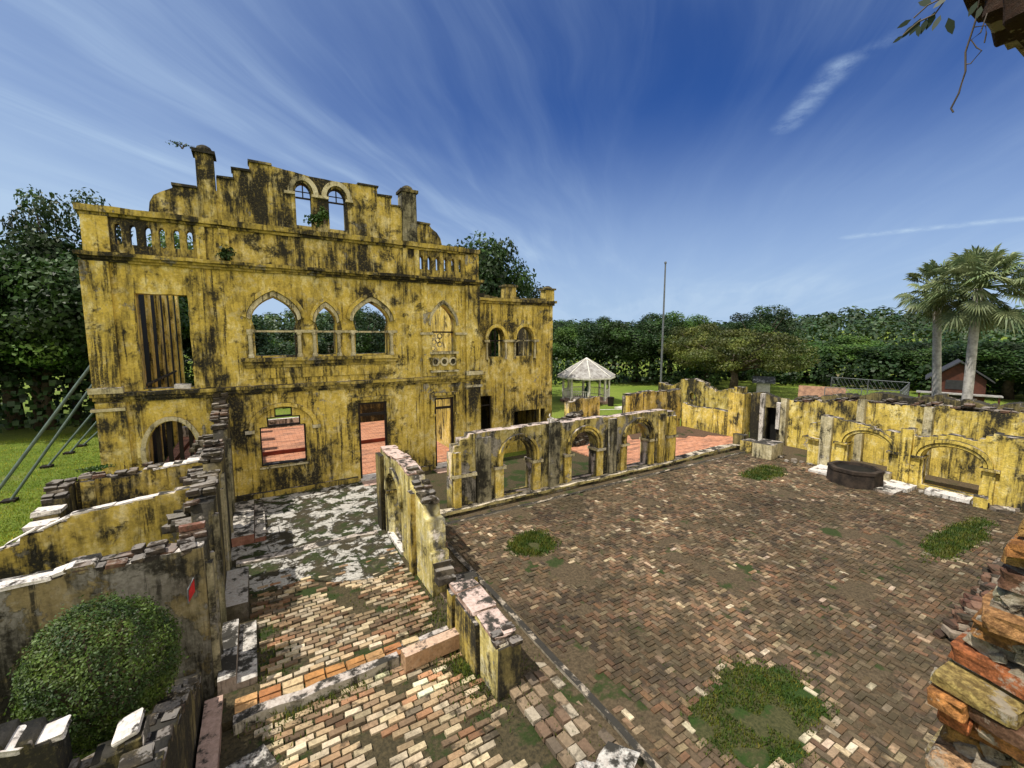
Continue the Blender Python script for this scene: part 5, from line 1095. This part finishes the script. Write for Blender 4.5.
# fan palms
def palm(label, b, d, h, n, fr, seed, lean=(0, 0)):
    p = pol(b, d, -.35); t = thing('fan_palm', label, 'palm tree', p, 'pair of fan palms'); r = random.Random(seed); top = p+Vector((lean[0], lean[1], h))
    m = MB(); pts = []; rr = []
    for k in range(26): f = k/25; pts.append(p.lerp(top, f)+Vector((.05*math.sin(f*5), 0, 0))); rr.append((.185-.045*f)*(1+.03*(k % 2)))
    m.tube(pts, rr, 14); m.build('trunk', PALMTR, t, smooth=True)
    for k in range(n):
        a = r.uniform(0, 6.3); el = R(r.uniform(-62, 80)) if k > 3 else R(70+k*5); dr = Vector((math.cos(a)*math.cos(el), math.sin(a)*math.cos(el), math.sin(el))); pl = fr*r.uniform(.75, 1.1); o = top+Vector((0, 0, .1)); e = o+dr*pl+Vector((0, 0, -.12*pl))
        m = MB(); m.tube([o, o.lerp(e, .5)+Vector((0, 0, .05)), e], [.03, .022, .015], 5, c=(.45, .5, .35)); dd = (dr+Vector((0, 0, -.25))).normalized(); s = dd.cross(Vector((0, 0, 1))).normalized(); up = s.cross(dd); bl = fr*r.uniform(.46, .64); tn = r.uniform(.6, 1.25)*.5*(1.1 if el > -.2 else .8); nb = 26; tw = r.uniform(-.6, .6); s2 = s*math.cos(tw)+up*math.sin(tw); up2 = s2.cross(dd)
        for q in range(nb):
            an = R(-125+250*q/(nb-1)); v = dd*math.cos(an)+s2*math.sin(an); vs = (dd*-math.sin(an)+s2*math.cos(an)); L_ = bl*(1-.25*abs(an)/2.2)*r.uniform(.9, 1.08); w2 = .026; fold = up2*(.02 if q % 2 else -.02)
            m.face([e, e+v*L_*.6+vs*w2+fold, e+v*L_+Vector((0, 0, -.26*L_)), e+v*L_*.6-vs*w2-fold], (tn, tn*1.02, tn*.95))
        m.build('frond', LF_PALM, t, fix=False)
palm('left fan palm, with the smaller crown and slimmer trunk', 76.6, 28.5, 8.4, 50, 1.1, 3, (-.3, .5))
palm('right fan palm, with the big silvery crown and thicker trunk', 78.2, 26.5, 8.3, 90, 1.35, 4, (.2, .1))

# little plants rooted in the masonry
def plant(name, label, c, rad, n, size, seed, mat=LF_MID, cat='plant', stems=5):
    r = random.Random(seed); t = thing(name, label, cat, c); m = MB(); c = Vector(c)
    leafcloud(m, [((c.x+r.uniform(-.5, .5)*rad[0], c.y+r.uniform(-.3, .3)*rad[1], c.z+r.uniform(-.4, .6)*rad[2]), tuple(q*.6 for q in rad), r.uniform(.7, 1.3)) for _ in range(5)], n, size, r, shell=.2); m.build('leaves', mat, t, fix=False)
    m = MB()
    for k in range(stems): m.tube([c+Vector((0, 0, -rad[2]*.9)), c+Vector((r.uniform(-.4, .4)*rad[0], 0, 0)), c+Vector((r.uniform(-1, 1)*rad[0], r.uniform(-.5, .5)*rad[1], r.uniform(.2, .9)*rad[2]))], [.02, .013, .005], 5)
    m.build('stem', BARK, t)
plant('shrub', 'green shrub growing in the left arched opening of the gable', (2.35, YF+.1, 10.38), (.42, .25, .32), 420, .07, 5)
plant('shrub', 'leafy tuft between the two gable arches', (2.62, YF-.05, 10.55), (.22, .2, .35), 220, .06, 6)
plant('shrub', 'dark shrub sprouting from the cornice below the left side of the gable', (-.55, YF-.2, 8.85), (.35, .2, .3), 320, .06, 7, LF_DARK)
plant('weed', 'thin twig with few leaves sticking out left from the left chimney', (-1.6, YF+.1, 12.22), (.38, .1, .12), 40, .05, 8, LF_DARK)
plant('weed', 'weeds on top of the wing parapet', (10.2, YW+.1, 8.28), (.5, .2, .12), 160, .05, 9, LF_DARK)
plant('weed', 'weeds on the ruined wall top just in front of the facade', (-3.6, 14.2, 2.72), (.45, .2, .08), 200, .04, 10)

# grass: patches in the court and tufts in the joints
def blades(name, label, pts, h, seed, mat=LF_GRASS):
    r = random.Random(seed); m = MB()
    for x, y, z in pts:
        a = r.uniform(0, 6.3); L_ = h*r.uniform(.5, 1.4); w_ = .010+L_*.05; dx, dy = math.cos(a), math.sin(a); le = r.uniform(.1, .8)*L_; tn = r.uniform(.55, 1.35)*.5; k = r.uniform(.9, 1.3)
        dry = r.random() < .14; m.face([(x-dy*w_, y+dx*w_, z), (x+dy*w_, y-dx*w_, z), (x+dx*le, y+dy*le, z+L_)], (tn*2.0, tn*1.25, tn*.9) if dry else (tn*k, tn, tn*.6))
    return tag(m.build(name, mat, fix=False), label, 'grass', kind='stuff')
r = random.Random(44)
for i, (a, b, rx, ry) in enumerate(grass_patches):
    pts = []; dens = (9000, 9000, 15000, 14000)[i]
    for _ in range(dens):
        x, y = a+r.uniform(-1.3, 1.3)*rx, b+r.uniform(-1.3, 1.3)*ry
        if in_patch(x, y, r.choice((.85, .95, 1.05, 1.2))) and nz(x, y, 2.2, 70+i) < (.45, .5, (.75 if (y-b)/.72+(x-a)/2.5 > .15 else .0), .5)[i]: pts.append((x, y, -.01))
    blades('grass_patch', ('round grass patch in the near left part of the court', 'grass patch at the far right corner of the court', 'bare edged grass patch at the bottom of the court', 'long grass strip by the bright arches at the right')[i], pts, (.075, .075, .045, .06)[i], i+3)
pts = []
for cx, cy, sx, sy, n_ in ((3.0, 6.6, .25, .5, 1300), (2.9, 8.4, .4, .7, 1500), (3.9, 12.3, .5, .25, 900), (.0, 8.9, .18, 1.3, 900), (2.6, 9.6, .5, .6, 500), (.6, 7.3, .5, .12, 500), (4.2, 11.3, .2, .9, 500), (21.6, 9.6, .35, .35, 500), (21.5, 10.6, .4, .5, 300), (1.5, 7.5, .6, .1, 300), (3.1, 12.0, .3, .5, 500), (4.0, 5.2, .25, .9, 600), (3.9, 6.2, .2, .5, 500), (8, 12.45, 3.5, .08, 700)):
    for _ in range(n_): pts.append((r.gauss(cx, sx), r.gauss(cy, sy), -.12 if cy < 7.4 and cx < 3.4 else -.05))
blades('grass_tufts', 'sparse grass tufts growing in the joints of the floors', pts, .06, 22)
pts = []
for _ in range(5200):
    x, y = r.uniform(4.7, 21.5), r.uniform(1.5, 12)
    if nz(x, y, .5, 88)+.6*nz(x, y, 1.8, 90) > .30: pts.append((x, y, -.03))
blades('court_moss', 'thin olive weeds spread between the bricks of the court', pts, .03, 23, leafmat('olive_weeds', (.07, .085, .02), (.11, .11, .035), .2, 1.5))
pts = []
for _ in range(60000):
    b = r.uniform(-22, -9); d = 15+25*r.random()**1.3; p = pol(b, d)
    if p.x < -4.9: pts.append((p.x, p.y, -.36))
blades('lawn_grass', 'short sunlit grass of the lawn left of the ruin', pts, .07, 24, leafmat('lawn_blades', (.13, .22, .02), (.24, .32, .04), .3, .8))
